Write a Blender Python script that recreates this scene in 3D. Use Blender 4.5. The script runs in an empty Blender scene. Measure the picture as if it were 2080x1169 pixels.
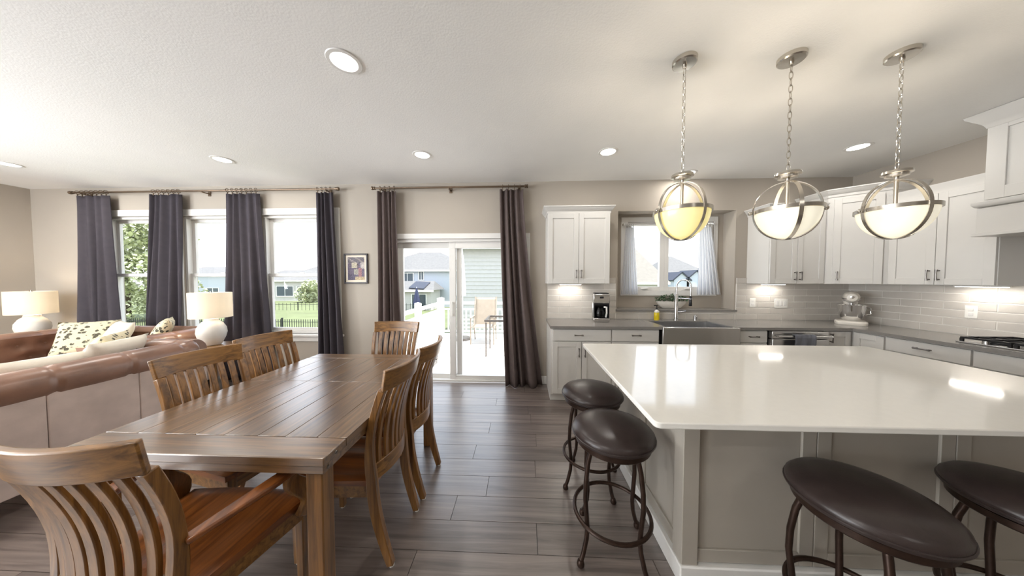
import bpy, bmesh, math, random
from mathutils import Vector, Matrix
random.seed(7)
SC = bpy.context.scene
COL = SC.collection
PI = math.pi
R = math.radians

# ---------------------------------------------------------------- camera, sky, sun, exposure
F_PX, VPX, VPY, CAM_Z = 540.0, 1062.0, 567.0, 1.43
cd = bpy.data.cameras.new('camera')
cam = bpy.data.objects.new('camera', cd); COL.objects.link(cam)
cd.sensor_width = 36.0
cd.lens = F_PX / 2080.0 * 36.0
cd.clip_start = 0.05; cd.clip_end = 400
yaw = math.atan((VPX - 1040) / F_PX)
pitch = math.atan((584.5 - VPY) / math.hypot(F_PX, VPX - 1040))
cam.location = (0, 0, CAM_Z)
cam.rotation_euler = (PI / 2 - pitch, 0, yaw)
SC.camera = cam
SC.view_settings.view_transform = 'Standard'
SC.view_settings.look = 'None'
SC.view_settings.exposure = 0.5
SC.view_settings.gamma = 1.0
SC.view_settings.use_curve_mapping = False

world = bpy.data.worlds.new('sky'); SC.world = world
world.use_nodes = True
nt = world.node_tree; nt.nodes.clear()
tc = nt.nodes.new('ShaderNodeTexCoord')
sep = nt.nodes.new('ShaderNodeSeparateXYZ')
nt.links.new(tc.outputs['Generated'], sep.inputs[0])
rmp = nt.nodes.new('ShaderNodeValToRGB')
rmp.color_ramp.elements[0].position = 0.0; rmp.color_ramp.elements[0].color = (0.94, 0.965, 1.0, 1)
rmp.color_ramp.elements[1].position = 0.75; rmp.color_ramp.elements[1].color = (0.62, 0.77, 1.0, 1)
nt.links.new(sep.outputs['Z'], rmp.inputs[0])
nz = nt.nodes.new('ShaderNodeTexNoise'); nz.inputs['Scale'].default_value = 4.0; nz.inputs['Detail'].default_value = 6
mp = nt.nodes.new('ShaderNodeMapping'); mp.inputs['Scale'].default_value = (1, 1, 3)
nt.links.new(tc.outputs['Generated'], mp.inputs[0]); nt.links.new(mp.outputs[0], nz.inputs['Vector'])
cr = nt.nodes.new('ShaderNodeValToRGB')
cr.color_ramp.elements[0].position = 0.52; cr.color_ramp.elements[0].color = (0, 0, 0, 1)
cr.color_ramp.elements[1].position = 0.68; cr.color_ramp.elements[1].color = (0.8, 0.8, 0.8, 1)
nt.links.new(nz.outputs['Fac'], cr.inputs[0])
mx = nt.nodes.new('ShaderNodeMixRGB'); mx.inputs[2].default_value = (1.0, 1.0, 1.0, 1)
nt.links.new(cr.outputs[0], mx.inputs[0]); nt.links.new(rmp.outputs[0], mx.inputs[1])
bgn = nt.nodes.new('ShaderNodeBackground'); bgn.inputs['Strength'].default_value = 1.9
nt.links.new(mx.outputs[0], bgn.inputs[0])
wo = nt.nodes.new('ShaderNodeOutputWorld'); nt.links.new(bgn.outputs[0], wo.inputs[0])

def light(name, kind, loc, energy, color, rot=(0, 0, 0), **kw):
    d = bpy.data.lights.new(name, kind); d.energy = energy; d.color = color
    for k, v in kw.items(): setattr(d, k, v)
    o = bpy.data.objects.new(name, d); o.location = loc; o.rotation_euler = rot
    COL.objects.link(o); return o
WARM = (1.0, 0.86, 0.68); SOFT = (1.0, 0.955, 0.89); DAY = (0.90, 0.95, 1.0)
CAN_W, PENDANT_W, BAR_W, LAMP_W, REAR_W = 3.8, 9.0, 0.8, 9.5, 104.0
light('sun', 'SUN', (0, 0, 20), 6.5, (1.0, 0.98, 0.95), (R(7), R(16), 0), angle=R(0.6))
# added fill lamps at unseen made-up windows left of and behind the camera (built in wall_left and wall_front below)
for (lx, ly, lrz, lw, k) in ((-7.10, 0.27, -90, 1.0, 1.0), (-7.10, -2.2, -90, 1.0, 1.0), (-5.6, -2.94, 0, 1.9, 1.0)):
    light('window_daylight', 'AREA', (lx, ly, 1.45), REAR_W * k, DAY, (R(118), 0, R(lrz)), spread=R(140), shape='RECTANGLE', size=lw, size_y=1.8)

# ---------------------------------------------------------------- materials
def srgb(r, g, b):
    f = lambda c: (c / 255) / 12.92 if c <= 10 else (((c / 255) + 0.055) / 1.055) ** 2.4
    return (f(r), f(g), f(b), 1)

def mat(name, col, rough=0.5, metal=0.0, var=0.06, scale=8.0, bump=0.0, bscale=None, coat=0.0, spec=0.5, emit=None, estr=0.0, stretch=(1, 1, 1), coatr=0.1, sheen=0.0):
    m = bpy.data.materials.new(name); m.use_nodes = True
    t = m.node_tree; b = t.nodes['Principled BSDF']
    b.inputs['Roughness'].default_value = rough; b.inputs['Metallic'].default_value = metal
    b.inputs['Specular IOR Level'].default_value = spec
    b.inputs['Coat Weight'].default_value = coat; b.inputs['Coat Roughness'].default_value = coatr
    b.inputs['Sheen Weight'].default_value = sheen
    co = t.nodes.new('ShaderNodeTexCoord'); mpn = t.nodes.new('ShaderNodeMapping')
    mpn.inputs['Scale'].default_value = stretch
    t.links.new(co.outputs['Object'], mpn.inputs[0])
    n = t.nodes.new('ShaderNodeTexNoise'); n.inputs['Scale'].default_value = scale; n.inputs['Detail'].default_value = 5
    t.links.new(mpn.outputs[0], n.inputs['Vector'])
    r = t.nodes.new('ShaderNodeValToRGB')
    r.color_ramp.elements[0].position = 0.3; r.color_ramp.elements[1].position = 0.7
    r.color_ramp.elements[0].color = tuple(max(0, c * (1 - var)) for c in col[:3]) + (1,)
    r.color_ramp.elements[1].color = tuple(min(1, c * (1 + var)) for c in col[:3]) + (1,)
    t.links.new(n.outputs['Fac'], r.inputs[0]); t.links.new(r.outputs[0], b.inputs['Base Color'])
    if bump:
        n2 = t.nodes.new('ShaderNodeTexNoise'); n2.inputs['Scale'].default_value = bscale or scale * 6; n2.inputs['Detail'].default_value = 3
        t.links.new(mpn.outputs[0], n2.inputs['Vector'])
        bp = t.nodes.new('ShaderNodeBump'); bp.inputs['Strength'].default_value = bump; bp.inputs['Distance'].default_value = 0.01
        t.links.new(n2.outputs['Fac'], bp.inputs['Height']); t.links.new(bp.outputs[0], b.inputs['Normal'])
    if emit:
        b.inputs['Emission Color'].default_value = emit; b.inputs['Emission Strength'].default_value = estr
    return m

def wood(name, dark, light_, rough=0.35, axis=2, scale=6.0, rnd=0.0, bump=0.05, coat=0.15, spec=0.5, cior=1.5, coatr=0.3):
    m = bpy.data.materials.new(name); m.use_nodes = True
    t = m.node_tree; b = t.nodes['Principled BSDF']
    b.inputs['Roughness'].default_value = rough; b.inputs['Coat Weight'].default_value = coat; b.inputs['Coat Roughness'].default_value = coatr; b.inputs['Coat IOR'].default_value = cior; b.inputs['Specular IOR Level'].default_value = spec
    co = t.nodes.new('ShaderNodeTexCoord'); mpn = t.nodes.new('ShaderNodeMapping')
    s = [13.0, 13.0, 13.0]; s[axis] = 0.6
    mpn.inputs['Scale'].default_value = s
    oi = t.nodes.new('ShaderNodeObjectInfo')
    va = t.nodes.new('ShaderNodeVectorMath'); va.operation = 'SCALE'
    cmb = t.nodes.new('ShaderNodeCombineXYZ')
    for i in range(3): t.links.new(oi.outputs['Random'], cmb.inputs[i])
    t.links.new(cmb.outputs[0], va.inputs[0]); va.inputs['Scale'].default_value = 17.0
    ad = t.nodes.new('ShaderNodeVectorMath'); ad.operation = 'ADD'
    t.links.new(co.outputs['Object'], ad.inputs[0]); t.links.new(va.outputs[0], ad.inputs[1])
    t.links.new(ad.outputs[0], mpn.inputs[0])
    n = t.nodes.new('ShaderNodeTexNoise'); n.inputs['Scale'].default_value = scale; n.inputs['Detail'].default_value = 8; n.inputs['Roughness'].default_value = 0.62
    n.inputs['Distortion'].default_value = 0.6
    t.links.new(mpn.outputs[0], n.inputs['Vector'])
    r = t.nodes.new('ShaderNodeValToRGB')
    r.color_ramp.elements[0].position = 0.32; r.color_ramp.elements[1].position = 0.68
    r.color_ramp.elements[0].color = dark; r.color_ramp.elements[1].color = light_
    t.links.new(n.outputs['Fac'], r.inputs[0])
    last = r.outputs[0]
    if rnd:
        hs = t.nodes.new('ShaderNodeHueSaturation')
        ma = t.nodes.new('ShaderNodeMapRange'); ma.inputs['To Min'].default_value = 1 - rnd; ma.inputs['To Max'].default_value = 1 + rnd
        t.links.new(oi.outputs['Random'], ma.inputs['Value']); t.links.new(ma.outputs[0], hs.inputs['Value'])
        t.links.new(last, hs.inputs['Color']); last = hs.outputs[0]
    t.links.new(last, b.inputs['Base Color'])
    bp = t.nodes.new('ShaderNodeBump'); bp.inputs['Strength'].default_value = bump; bp.inputs['Distance'].default_value = 0.01
    t.links.new(n.outputs['Fac'], bp.inputs['Height']); t.links.new(bp.outputs[0], b.inputs['Normal'])
    return m

def glass_mat(name, tint=(1, 1, 1, 1), refl=0.9):
    m = bpy.data.materials.new(name); m.use_nodes = True
    t = m.node_tree; t.nodes.clear()
    o = t.nodes.new('ShaderNodeOutputMaterial'); tr = t.nodes.new('ShaderNodeBsdfTransparent'); gl = t.nodes.new('ShaderNodeBsdfGlossy')
    tr.inputs[0].default_value = tint; gl.inputs['Roughness'].default_value = 0.02; gl.inputs[0].default_value = (refl, refl, refl, 1)
    fr = t.nodes.new('ShaderNodeFresnel'); fr.inputs[0].default_value = 1.45
    mx_ = t.nodes.new('ShaderNodeMixShader')
    ge = t.nodes.new('ShaderNodeNewGeometry'); iv = t.nodes.new('ShaderNodeMath'); iv.operation = 'SUBTRACT'; iv.inputs[0].default_value = 1.0
    t.links.new(ge.outputs['Backfacing'], iv.inputs[1])
    mu = t.nodes.new('ShaderNodeMath'); mu.operation = 'MULTIPLY'; t.links.new(fr.outputs[0], mu.inputs[0]); t.links.new(iv.outputs[0], mu.inputs[1])
    t.links.new(mu.outputs[0], mx_.inputs[0]); t.links.new(tr.outputs[0], mx_.inputs[1]); t.links.new(gl.outputs[0], mx_.inputs[2])
    t.links.new(mx_.outputs[0], o.inputs[0]); return m

def fabric(name, col, trans=0.3, stripe=None, var=0.1):
    m = bpy.data.materials.new(name); m.use_nodes = True
    t = m.node_tree; t.nodes.clear()
    o = t.nodes.new('ShaderNodeOutputMaterial'); d = t.nodes.new('ShaderNodeBsdfDiffuse'); tl = t.nodes.new('ShaderNodeBsdfTranslucent')
    co = t.nodes.new('ShaderNodeTexCoord')
    n = t.nodes.new('ShaderNodeTexNoise'); n.inputs['Scale'].default_value = 14; t.links.new(co.outputs['Object'], n.inputs['Vector'])
    r = t.nodes.new('ShaderNodeValToRGB')
    r.color_ramp.elements[0].color = tuple(c * (1 - var) for c in col[:3]) + (1,); r.color_ramp.elements[1].color = tuple(min(1, c * (1 + var)) for c in col[:3]) + (1,)
    t.links.new(n.outputs['Fac'], r.inputs[0]); last = r.outputs[0]
    if stripe:
        uv = t.nodes.new('ShaderNodeUVMap'); sx = t.nodes.new('ShaderNodeSeparateXYZ'); t.links.new(uv.outputs[0], sx.inputs[0])
        mu = t.nodes.new('ShaderNodeMath'); mu.operation = 'MULTIPLY'; mu.inputs[1].default_value = stripe[1]; t.links.new(sx.outputs['X'], mu.inputs[0])
        fc = t.nodes.new('ShaderNodeMath'); fc.operation = 'FRACT'; t.links.new(mu.outputs[0], fc.inputs[0])
        lt = t.nodes.new('ShaderNodeMath'); lt.operation = 'LESS_THAN'; lt.inputs[1].default_value = 0.16; t.links.new(fc.outputs[0], lt.inputs[0])
        mxr = t.nodes.new('ShaderNodeMixRGB'); t.links.new(lt.outputs[0], mxr.inputs[0]); t.links.new(last, mxr.inputs[1]); mxr.inputs[2].default_value = stripe[0]
        last = mxr.outputs[0]
    t.links.new(last, d.inputs[0]); t.links.new(last, tl.inputs[0])
    mx_ = t.nodes.new('ShaderNodeMixShader'); mx_.inputs[0].default_value = trans
    t.links.new(d.outputs[0], mx_.inputs[1]); t.links.new(tl.outputs[0], mx_.inputs[2]); t.links.new(mx_.outputs[0], o.inputs[0]); return m

def floral(name, base, ink):
    m = mat(name, base, 0.9, var=0.05, scale=30, bump=0.1)
    t = m.node_tree; b = t.nodes['Principled BSDF']; co = t.nodes['Texture Coordinate']
    v = t.nodes.new('ShaderNodeTexVoronoi'); v.inputs['Scale'].default_value = 22; t.links.new(co.outputs['Object'], v.inputs['Vector'])
    n = t.nodes.new('ShaderNodeTexNoise'); n.inputs['Scale'].default_value = 38; n.inputs['Detail'].default_value = 4; t.links.new(co.outputs['Object'], n.inputs['Vector'])
    su = t.nodes.new('ShaderNodeMath'); su.operation = 'SUBTRACT'; t.links.new(n.outputs['Fac'], su.inputs[0]); t.links.new(v.outputs['Distance'], su.inputs[1])
    gt = t.nodes.new('ShaderNodeValToRGB'); gt.color_ramp.elements[0].position = 0.12; gt.color_ramp.elements[1].position = 0.2
    t.links.new(su.outputs[0], gt.inputs[0])
    old = b.inputs['Base Color'].links[0].from_socket
    mx_ = t.nodes.new('ShaderNodeMixRGB'); t.links.new(gt.outputs[0], mx_.inputs[0]); t.links.new(old, mx_.inputs[1]); mx_.inputs[2].default_value = ink
    t.links.new(mx_.outputs[0], b.inputs['Base Color']); return m

M = {}
M['wall'] = mat('wall_paint', srgb(178, 169, 157), 0.75, var=0.015, scale=3, bump=0.03, bscale=220)
M['ceil'] = mat('ceiling_texture', srgb(244, 243, 240), 0.9, var=0.01, scale=4, bump=0.14, bscale=95)
M['trim'] = mat('white_trim_paint', srgb(232, 230, 226), 0.4, var=0.01)
M['cab'] = mat('white_cabinet_paint', srgb(219, 216, 211), 0.35, var=0.012, scale=5)
M['island'] = mat('greige_island_paint', srgb(174, 167, 156), 0.45, var=0.03, scale=5)
M['quartz'] = mat('white_quartz', srgb(238, 235, 228), 0.08, var=0.012, scale=30, spec=0.6)
M['counter'] = mat('grey_quartz', srgb(134, 130, 126), 0.2, var=0.05, scale=60)
M['tile'] = mat('greige_glazed_tile', srgb(204, 198, 190), 0.2, var=0.05, scale=6, bump=0.05, bscale=25)
M['grout'] = mat('light_grout', srgb(228, 224, 217), 0.9)
M['steel'] = mat('brushed_stainless', (0.62, 0.61, 0.60, 1), 0.26, 1.0, var=0.05, scale=40, stretch=(1, 1, 12))
M['basin'] = mat('satin_basin_steel', (0.45, 0.45, 0.455, 1), 0.4, 1.0, var=0.05, scale=30)
M['nickel'] = mat('brushed_nickel', (0.60, 0.56, 0.50, 1), 0.25, 1.0, var=0.04)
M['chrome'] = mat('chrome', (0.8, 0.8, 0.8, 1), 0.08, 1.0, var=0.02)
M['pewter'] = mat('dark_pewter', (0.22, 0.20, 0.185, 1), 0.35, 0.9, var=0.05)
M['bronze'] = mat('oil_rubbed_bronze', srgb(62, 46, 38), 0.38, 0.6, var=0.25, scale=25)
M['rod'] = mat('aged_bronze_rod', srgb(128, 112, 96), 0.3, 0.9, var=0.1)
M['black'] = mat('black_plastic', srgb(22, 22, 26), 0.3)
M['iron'] = mat('cast_iron', srgb(30, 29, 30), 0.55, 0.3, bump=0.1)
M['vinyl'] = mat('dark_brown_vinyl', srgb(56, 46, 44), 0.3, var=0.15, scale=14, bump=0.04, bscale=160)
M['floor'] = wood('dark_plank_floor', srgb(80, 70, 66), srgb(140, 126, 118), 0.38, axis=0, scale=2.4, rnd=0.18, bump=0.03, coat=1.0, spec=0.9, cior=1.75)
M['subfloor'] = mat('floor_base', srgb(45, 38, 35), 0.6)
M['table'] = wood('table_oak', srgb(74, 52, 32), srgb(132, 99, 64), 0.3, axis=1, scale=3.6, rnd=0.14, bump=0.05, coat=1.0, spec=0.8, cior=1.8, coatr=0.22)
M['tablex'] = wood('table_oak_cross', srgb(74, 52, 32), srgb(136, 102, 66), 0.3, axis=0, scale=3.6, rnd=0.06, bump=0.05, coat=1.0, spec=0.8, cior=1.8, coatr=0.22)
M['chair'] = wood('chair_oak', srgb(80, 51, 22), srgb(158, 110, 54), 0.34, axis=2, scale=3.4, bump=0.04, coat=0.5)
M['chairx'] = wood('chair_oak_cross', srgb(84, 54, 24), srgb(162, 116, 60), 0.34, axis=0, scale=3.4, bump=0.04, coat=0.5)
M['chairy'] = wood('chair_oak_depth', srgb(88, 46, 18), srgb(156, 92, 40), 0.28, axis=1, scale=3.2, bump=0.03, coat=0.6)
M['leather'] = mat('cognac_leather', srgb(138, 102, 82), 0.34, var=0.25, scale=7, bump=0.05, bscale=60, coat=0.6, coatr=0.3)
M['leatherd'] = mat('worn_leather_panel', srgb(202, 184, 174), 0.55, var=0.14, scale=6, bump=0.04, bscale=60)  # paler leather for the outer back and side panels
M['drape'] = fabric('charcoal_drape', srgb(94, 89, 95), 0.32, var=0.12)
M['drapeb'] = fabric('taupe_drape', srgb(124, 111, 108), 0.36, var=0.12)  # same drape cloth, made paler for the daylight falling on it
M['cafe'] = fabric('striped_cafe_cloth', srgb(240, 240, 240), 0.55, stripe=(srgb(150, 156, 178), 24.0), var=0.02)
M['white_cer'] = mat('white_ceramic', srgb(236, 230, 220), 0.35, var=0.04, scale=12, bump=0.08, bscale=30)
M['white_pl'] = mat('white_plastic', srgb(238, 236, 230), 0.35)
M['cream'] = mat('cream_pillow_cloth', srgb(236, 228, 212), 0.95, var=0.03, scale=20, bump=0.08, bscale=200)
M['floral'] = floral('floral_pillow_cloth', srgb(216, 204, 172), srgb(84, 80, 66))
M['glass'] = glass_mat('window_glass')
M['carafe'] = glass_mat('carafe_glass', (0.35, 0.37, 0.42, 1))
M['glow'] = mat('lamp_lens', (1, 1, 1, 1), 0.5, emit=(1.0, 0.96, 0.9, 1), estr=9.0)
M['barglow'] = mat('light_bar_lens', (1, 1, 1, 1), 0.5, emit=(1.0, 0.93, 0.82, 1), estr=7.0)
M['bowl_y'] = mat('amber_glass_bowl', srgb(250, 240, 190), 0.25, emit=srgb(255, 236, 150), estr=0.36)  # opal glass like the others; yellow of its light put into the colour
M['bowl_w'] = mat('opal_glass_bowl', srgb(252, 248, 232), 0.25, emit=srgb(255, 246, 222), estr=0.36)
M['leaf'] = mat('leaf_green', srgb(62, 92, 56), 0.6, var=0.35, scale=30)
M['soil'] = mat('potting_soil', srgb(60, 48, 40), 0.95)
M['yellow'] = mat('yellow_soap', srgb(226, 200, 30), 0.25)
M['towel'] = mat('grey_striped_towel', srgb(110, 112, 120), 0.95, var=0.35, scale=26, stretch=(1, 1, 0.2))
M['frame_d'] = mat('dark_picture_frame', srgb(48, 40, 44), 0.4)
M['mat_board'] = mat('cream_mat_board', srgb(232, 222, 206), 0.8)
# outdoors
M['lawn'] = mat('lawn_grass', srgb(106, 114, 76), 0.95, var=0.16, scale=0.8, bump=0.2, bscale=20)
M['deck'] = mat('pale_deck_boards', srgb(214, 208, 200), 0.7, var=0.05, scale=2, stretch=(0.3, 6, 1))
M['rail'] = mat('white_vinyl_rail', srgb(240, 240, 236), 0.4)
M['siding'] = mat('grey_lap_siding', srgb(196, 195, 191), 0.7, var=0.03)
M['bsiding'] = mat('pale_blue_siding', srgb(190, 197, 206), 0.7, var=0.03)
M['wsiding'] = mat('white_siding', srgb(196, 194, 190), 0.7, var=0.03)
M['shingle'] = mat('grey_shingle', srgb(112, 111, 109), 0.9, var=0.1, scale=4)
M['tanroof'] = mat('tan_shingle', srgb(128, 123, 114), 0.9, var=0.06, scale=4)
M['darkroof'] = mat('dark_metal_roof', srgb(52, 57, 70), 0.6)
M['housewin'] = mat('dark_house_window', srgb(78, 90, 98), 0.3)
M['fence'] = mat('black_fence_metal', srgb(40, 42, 42), 0.5)
M['sling'] = mat('beige_sling_mesh', srgb(160, 148, 132), 0.8)
M['umb'] = mat('navy_umbrella_cloth', srgb(44, 52, 84), 0.8)
M['bark'] = mat('tree_bark', srgb(96, 84, 70), 0.95, bump=0.3)
M['treeleaf'] = mat('sunlit_tree_leaf', srgb(190, 196, 158), 0.75, var=0.3, scale=1.2)

# ---------------------------------------------------------------- mesh helpers
class MB:
    def __init__(s): s.v = []; s.f = []; s.uv = None
    def add(s, vs, fs):
        b = len(s.v); s.v += [tuple(v) for v in vs]; s.f += [tuple(b + i for i in f) for f in fs]; return s
    def box(s, x0, x1, y0, y1, z0, z1):
        return s.add([(x0, y0, z0), (x1, y0, z0), (x1, y1, z0), (x0, y1, z0), (x0, y0, z1), (x1, y0, z1), (x1, y1, z1), (x0, y1, z1)],
                     [(0, 3, 2, 1), (4, 5, 6, 7), (0, 1, 5, 4), (1, 2, 6, 5), (2, 3, 7, 6), (3, 0, 4, 7)])
    def rings(s, rings, closed=False, cap=True):
        n = len(rings[0]); vs = [p for r in rings for p in r]; fs = []
        k = len(rings)
        for i in range(k if closed else k - 1):
            a, b = i * n, ((i + 1) % k) * n
            for j in range(n):
                j2 = (j + 1) % n
                fs.append((a + j, a + j2, b + j2, b + j))
        if cap and not closed:
            fs.append(tuple(range(n))[::-1]); fs.append(tuple((k - 1) * n + j for j in range(n)))
        return s.add(vs, fs)
    def sweep(s, pts, prof, side=None, closed=False, scales=None):
        pts = [Vector(p) for p in pts]; k = len(pts); out = []; n1 = None
        for i in range(k):
            if closed: t = pts[(i + 1) % k] - pts[i - 1]
            else: t = pts[min(i + 1, k - 1)] - pts[max(i - 1, 0)]
            t.normalize()
            if side is not None: n1 = Vector(side)
            elif n1 is None: n1 = Vector((0, 0, 1)) if abs(t.z) < 0.9 else Vector((1, 0, 0))
            n1 = (n1 - t * n1.dot(t)).normalized(); n2 = t.cross(n1)
            sc = 1 if scales is None else scales[i]
            if not isinstance(sc, tuple): sc = (sc, sc)
            out.append([pts[i] + n1 * a * sc[0] + n2 * b * sc[1] for a, b in prof])
        return s.rings(out, closed)
    def tube(s, pts, r, n=8, closed=False, side=None):
        rs = r if isinstance(r, (list, tuple)) else [r] * len(pts)
        return s.sweep(pts, [(math.cos(2 * PI * j / n), math.sin(2 * PI * j / n)) for j in range(n)], side, closed, rs)
    def bar(s, pts, a, b, side, scales=None):
        return s.sweep(pts, [(-a / 2, -b / 2), (a / 2, -b / 2), (a / 2, b / 2), (-a / 2, b / 2)], side, False, scales)
    def lathe(s, prof, n=24, c=(0, 0, 0), sx=1, sy=1):
        return s.rings([[(c[0] + max(r, 1e-4) * sx * math.cos(2 * PI * j / n), c[1] + max(r, 1e-4) * sy * math.sin(2 * PI * j / n), c[2] + z) for j in range(n)] for r, z in prof])
    def ell(s, c, rx, ry, rz, n=14, m=8):
        return s.lathe([(math.sin(PI * i / m), -math.cos(PI * i / m) * rz) for i in range(m + 1)], n, c, rx, ry)
    def torus(s, c, Rr, r, n=32, m=8, axis='z'):
        P = []
        for i in range(n):
            a = 2 * PI * i / n
            P.append((c[0] + Rr * math.cos(a), c[1] + Rr * math.sin(a), c[2]) if axis == 'z' else ((c[0] + Rr * math.cos(a), c[1], c[2] + Rr * math.sin(a)) if axis == 'y' else (c[0], c[1] + Rr * math.cos(a), c[2] + Rr * math.sin(a))))
        return s.tube(P, r, m, True)
    def prism(s, poly, z0, z1):
        n = len(poly)
        return s.add([(x, y, z0) for x, y in poly] + [(x, y, z1) for x, y in poly],
                     [tuple(range(n))[::-1], tuple(range(n, 2 * n))] + [(i, (i + 1) % n, n + (i + 1) % n, n + i) for i in range(n)])
    def grid(s, fn, nu, nv):
        vs = [fn(i / nu, j / nv) for j in range(nv + 1) for i in range(nu + 1)]
        w = nu + 1
        return s.add(vs, [(j * w + i, j * w + i + 1, (j + 1) * w + i + 1, (j + 1) * w + i) for j in range(nv) for i in range(nu)])
    def xf(s, m):
        s.v = [tuple(m @ Vector(v)) for v in s.v]; return s
    def mesh(s, name, smooth=True, fixn=True, angle=38):
        me = bpy.data.meshes.new(name); me.from_pydata(s.v, [], s.f)
        if fixn:
            bm = bmesh.new(); bm.from_mesh(me); bmesh.ops.recalc_face_normals(bm, faces=bm.faces); bm.to_mesh(me); bm.free()
        if smooth:
            me.shade_smooth(); me.set_sharp_from_angle(angle=R(angle))
        me.update(); return me

def put(name, me, material=None, parent=None, loc=(0, 0, 0), rot=(0, 0, 0), bevel=0, solid=0, kind=None, label=None):
    o = bpy.data.objects.new(name, me); COL.objects.link(o)
    if material is not None and len(me.materials) == 0: me.materials.append(material)
    o.location = loc; o.rotation_euler = rot
    if parent: o.parent = parent
    if solid:
        md = o.modifiers.new('thick', 'SOLIDIFY'); md.thickness = solid; md.offset = 0
    if bevel:
        md = o.modifiers.new('edge', 'BEVEL'); md.width = bevel; md.segments = 2; md.limit_method = 'ANGLE'; md.angle_limit = R(40)
    if kind: o['kind'] = kind
    if label: o['label'] = label
    return o

def part(name, mb, material, parent, **kw):
    sm = kw.pop('smooth', True); ang = kw.pop('angle', 38); fx = kw.pop('fixn', True)
    return put(name, mb.mesh(name, sm, fx, ang), material, parent, **kw)

def thing(name, label, cat, loc=(0, 0, 0), rz=0.0, group=None):
    o = bpy.data.objects.new(name, None); COL.objects.link(o)
    o.empty_display_size = 0.1; o.location = loc; o.rotation_euler = (0, 0, rz)
    o['label'] = label; o['category'] = cat
    if group: o['group'] = group
    return o

def tag(o, label, cat, group=None, kind=None):
    o['label'] = label; o['category'] = cat
    if group: o['group'] = group
    if kind: o['kind'] = kind
    return o

def dup(root, label, loc, rz=0.0):
    r = root.copy(); COL.objects.link(r); r.location = loc; r.rotation_euler = (0, 0, rz); r['label'] = label
    for ch in list(root.children):
        c = ch.copy(); COL.objects.link(c); c.parent = r
        for g in list(ch.children):
            d = g.copy(); COL.objects.link(d); d.parent = c
    return r

def struct(name, mb, material, parent=None, **kw):
    o = part(name, mb, material, parent, **kw)
    if parent is None: o['kind'] = 'structure'
    return o

def holed(mb, x0, x1, z0, z1, y0, y1, holes):
    xs = sorted({x0, x1} | {h[0] for h in holes} | {h[1] for h in holes}); zs = sorted({z0, z1} | {h[2] for h in holes} | {h[3] for h in holes})
    for a, b in zip(xs, xs[1:]):
        for c, d in zip(zs, zs[1:]):
            mx_, mz = (a + b) / 2, (c + d) / 2
            if not any(h[0] < mx_ < h[1] and h[2] < mz < h[3] for h in holes): mb.box(a, b, y0, y1, c, d)
    return mb

# ---------------------------------------------------------------- room shell
W, XL, XR, YF, ZC = 3.62, -7.16, 4.22, -3.0, 2.74
WIN = [(-6.02, -4.97), (-4.85, -3.80), (-3.67, -2.62)]
WZ0, WZ1 = 0.66, 2.33
DX0, DX1, DZ = -1.80, 0.02, 1.985
NX0, NX1, NZ0, NZ1, NY = 1.265, 2.785, 1.02, 2.335, 3.84

fl = struct('floor', MB().box(XL, XR, YF, W, -0.12, -0.012), M['subfloor'])
row = 0; y = 1.34 - 0.18 * 3
while y < W - 0.01:
    y1 = min(y + 0.18, W); x = XL - random.random() * 1.1
    while x < XR:
        a, b = max(x, XL), min(x + 1.22, XR)
        if b - a > 0.02:
            g = 0.0007
            me = MB().add([(a + g, y + g, -0.012), (b - g, y + g, -0.012), (b - g, y1 - g, -0.012), (a + g, y1 - g, -0.012),
                           (a + 2 * g, y + 2 * g, 0), (b - 2 * g, y + 2 * g, 0), (b - 2 * g, y1 - 2 * g, 0), (a + 2 * g, y1 - 2 * g, 0)],
                          [(4, 5, 6, 7), (0, 1, 5, 4), (1, 2, 6, 5), (2, 3, 7, 6), (3, 0, 4, 7)]).mesh('floor_plank', False)
            put('floor_plank', me, M['floor'], fl)
        x += 1.22
    y += 0.18; row += 1
part('floor_planking', MB().box(XL, XR, YF, 1.34 - 0.54, -0.012, 0), M['floor'], fl)
struct('ceiling', MB().box(XL - 0.15, XR + 0.15, YF - 0.15, W + 0.3, ZC, ZC + 0.3), M['ceil'])
holes = [(a, b, WZ0, WZ1) for a, b in WIN] + [(DX0, DX1, -0.12, DZ), (NX0 - 0.1, NX1 + 0.1, NZ0 - 0.1, NZ1 + 0.1)]
wb = struct('wall_back', holed(MB(), XL - 0.15, XR + 0.15, -0.12, ZC, W, W + 0.16, holes), M['wall'])
wr = struct('wall_right', MB().box(XR, XR + 0.15, YF, W, -0.12, ZC), M['wall'])
wf_holes = [(-6.6, -4.6, 0.5, 2.4)]
wl_holes = [(-0.25, 0.79, 0.5, 2.4), (-2.72, -1.68, 0.5, 2.4)]
struct('wall_front', holed(MB(), XL - 0.15, XR + 0.15, -0.12, ZC, YF - 0.15, YF, wf_holes), M['wall'])
wlm = MB()
for a, b in ((YF, -2.72), (-1.68, -0.25), (0.79, W)): wlm.box(XL - 0.15, XL, a, b, -0.12, ZC)
for a, b, c, d in wl_holes: wlm.box(XL - 0.15, XL, a, b, -0.12, c).box(XL - 0.15, XL, a, b, d, ZC)
struct('wall_left', wlm, M['wall'])
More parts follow.
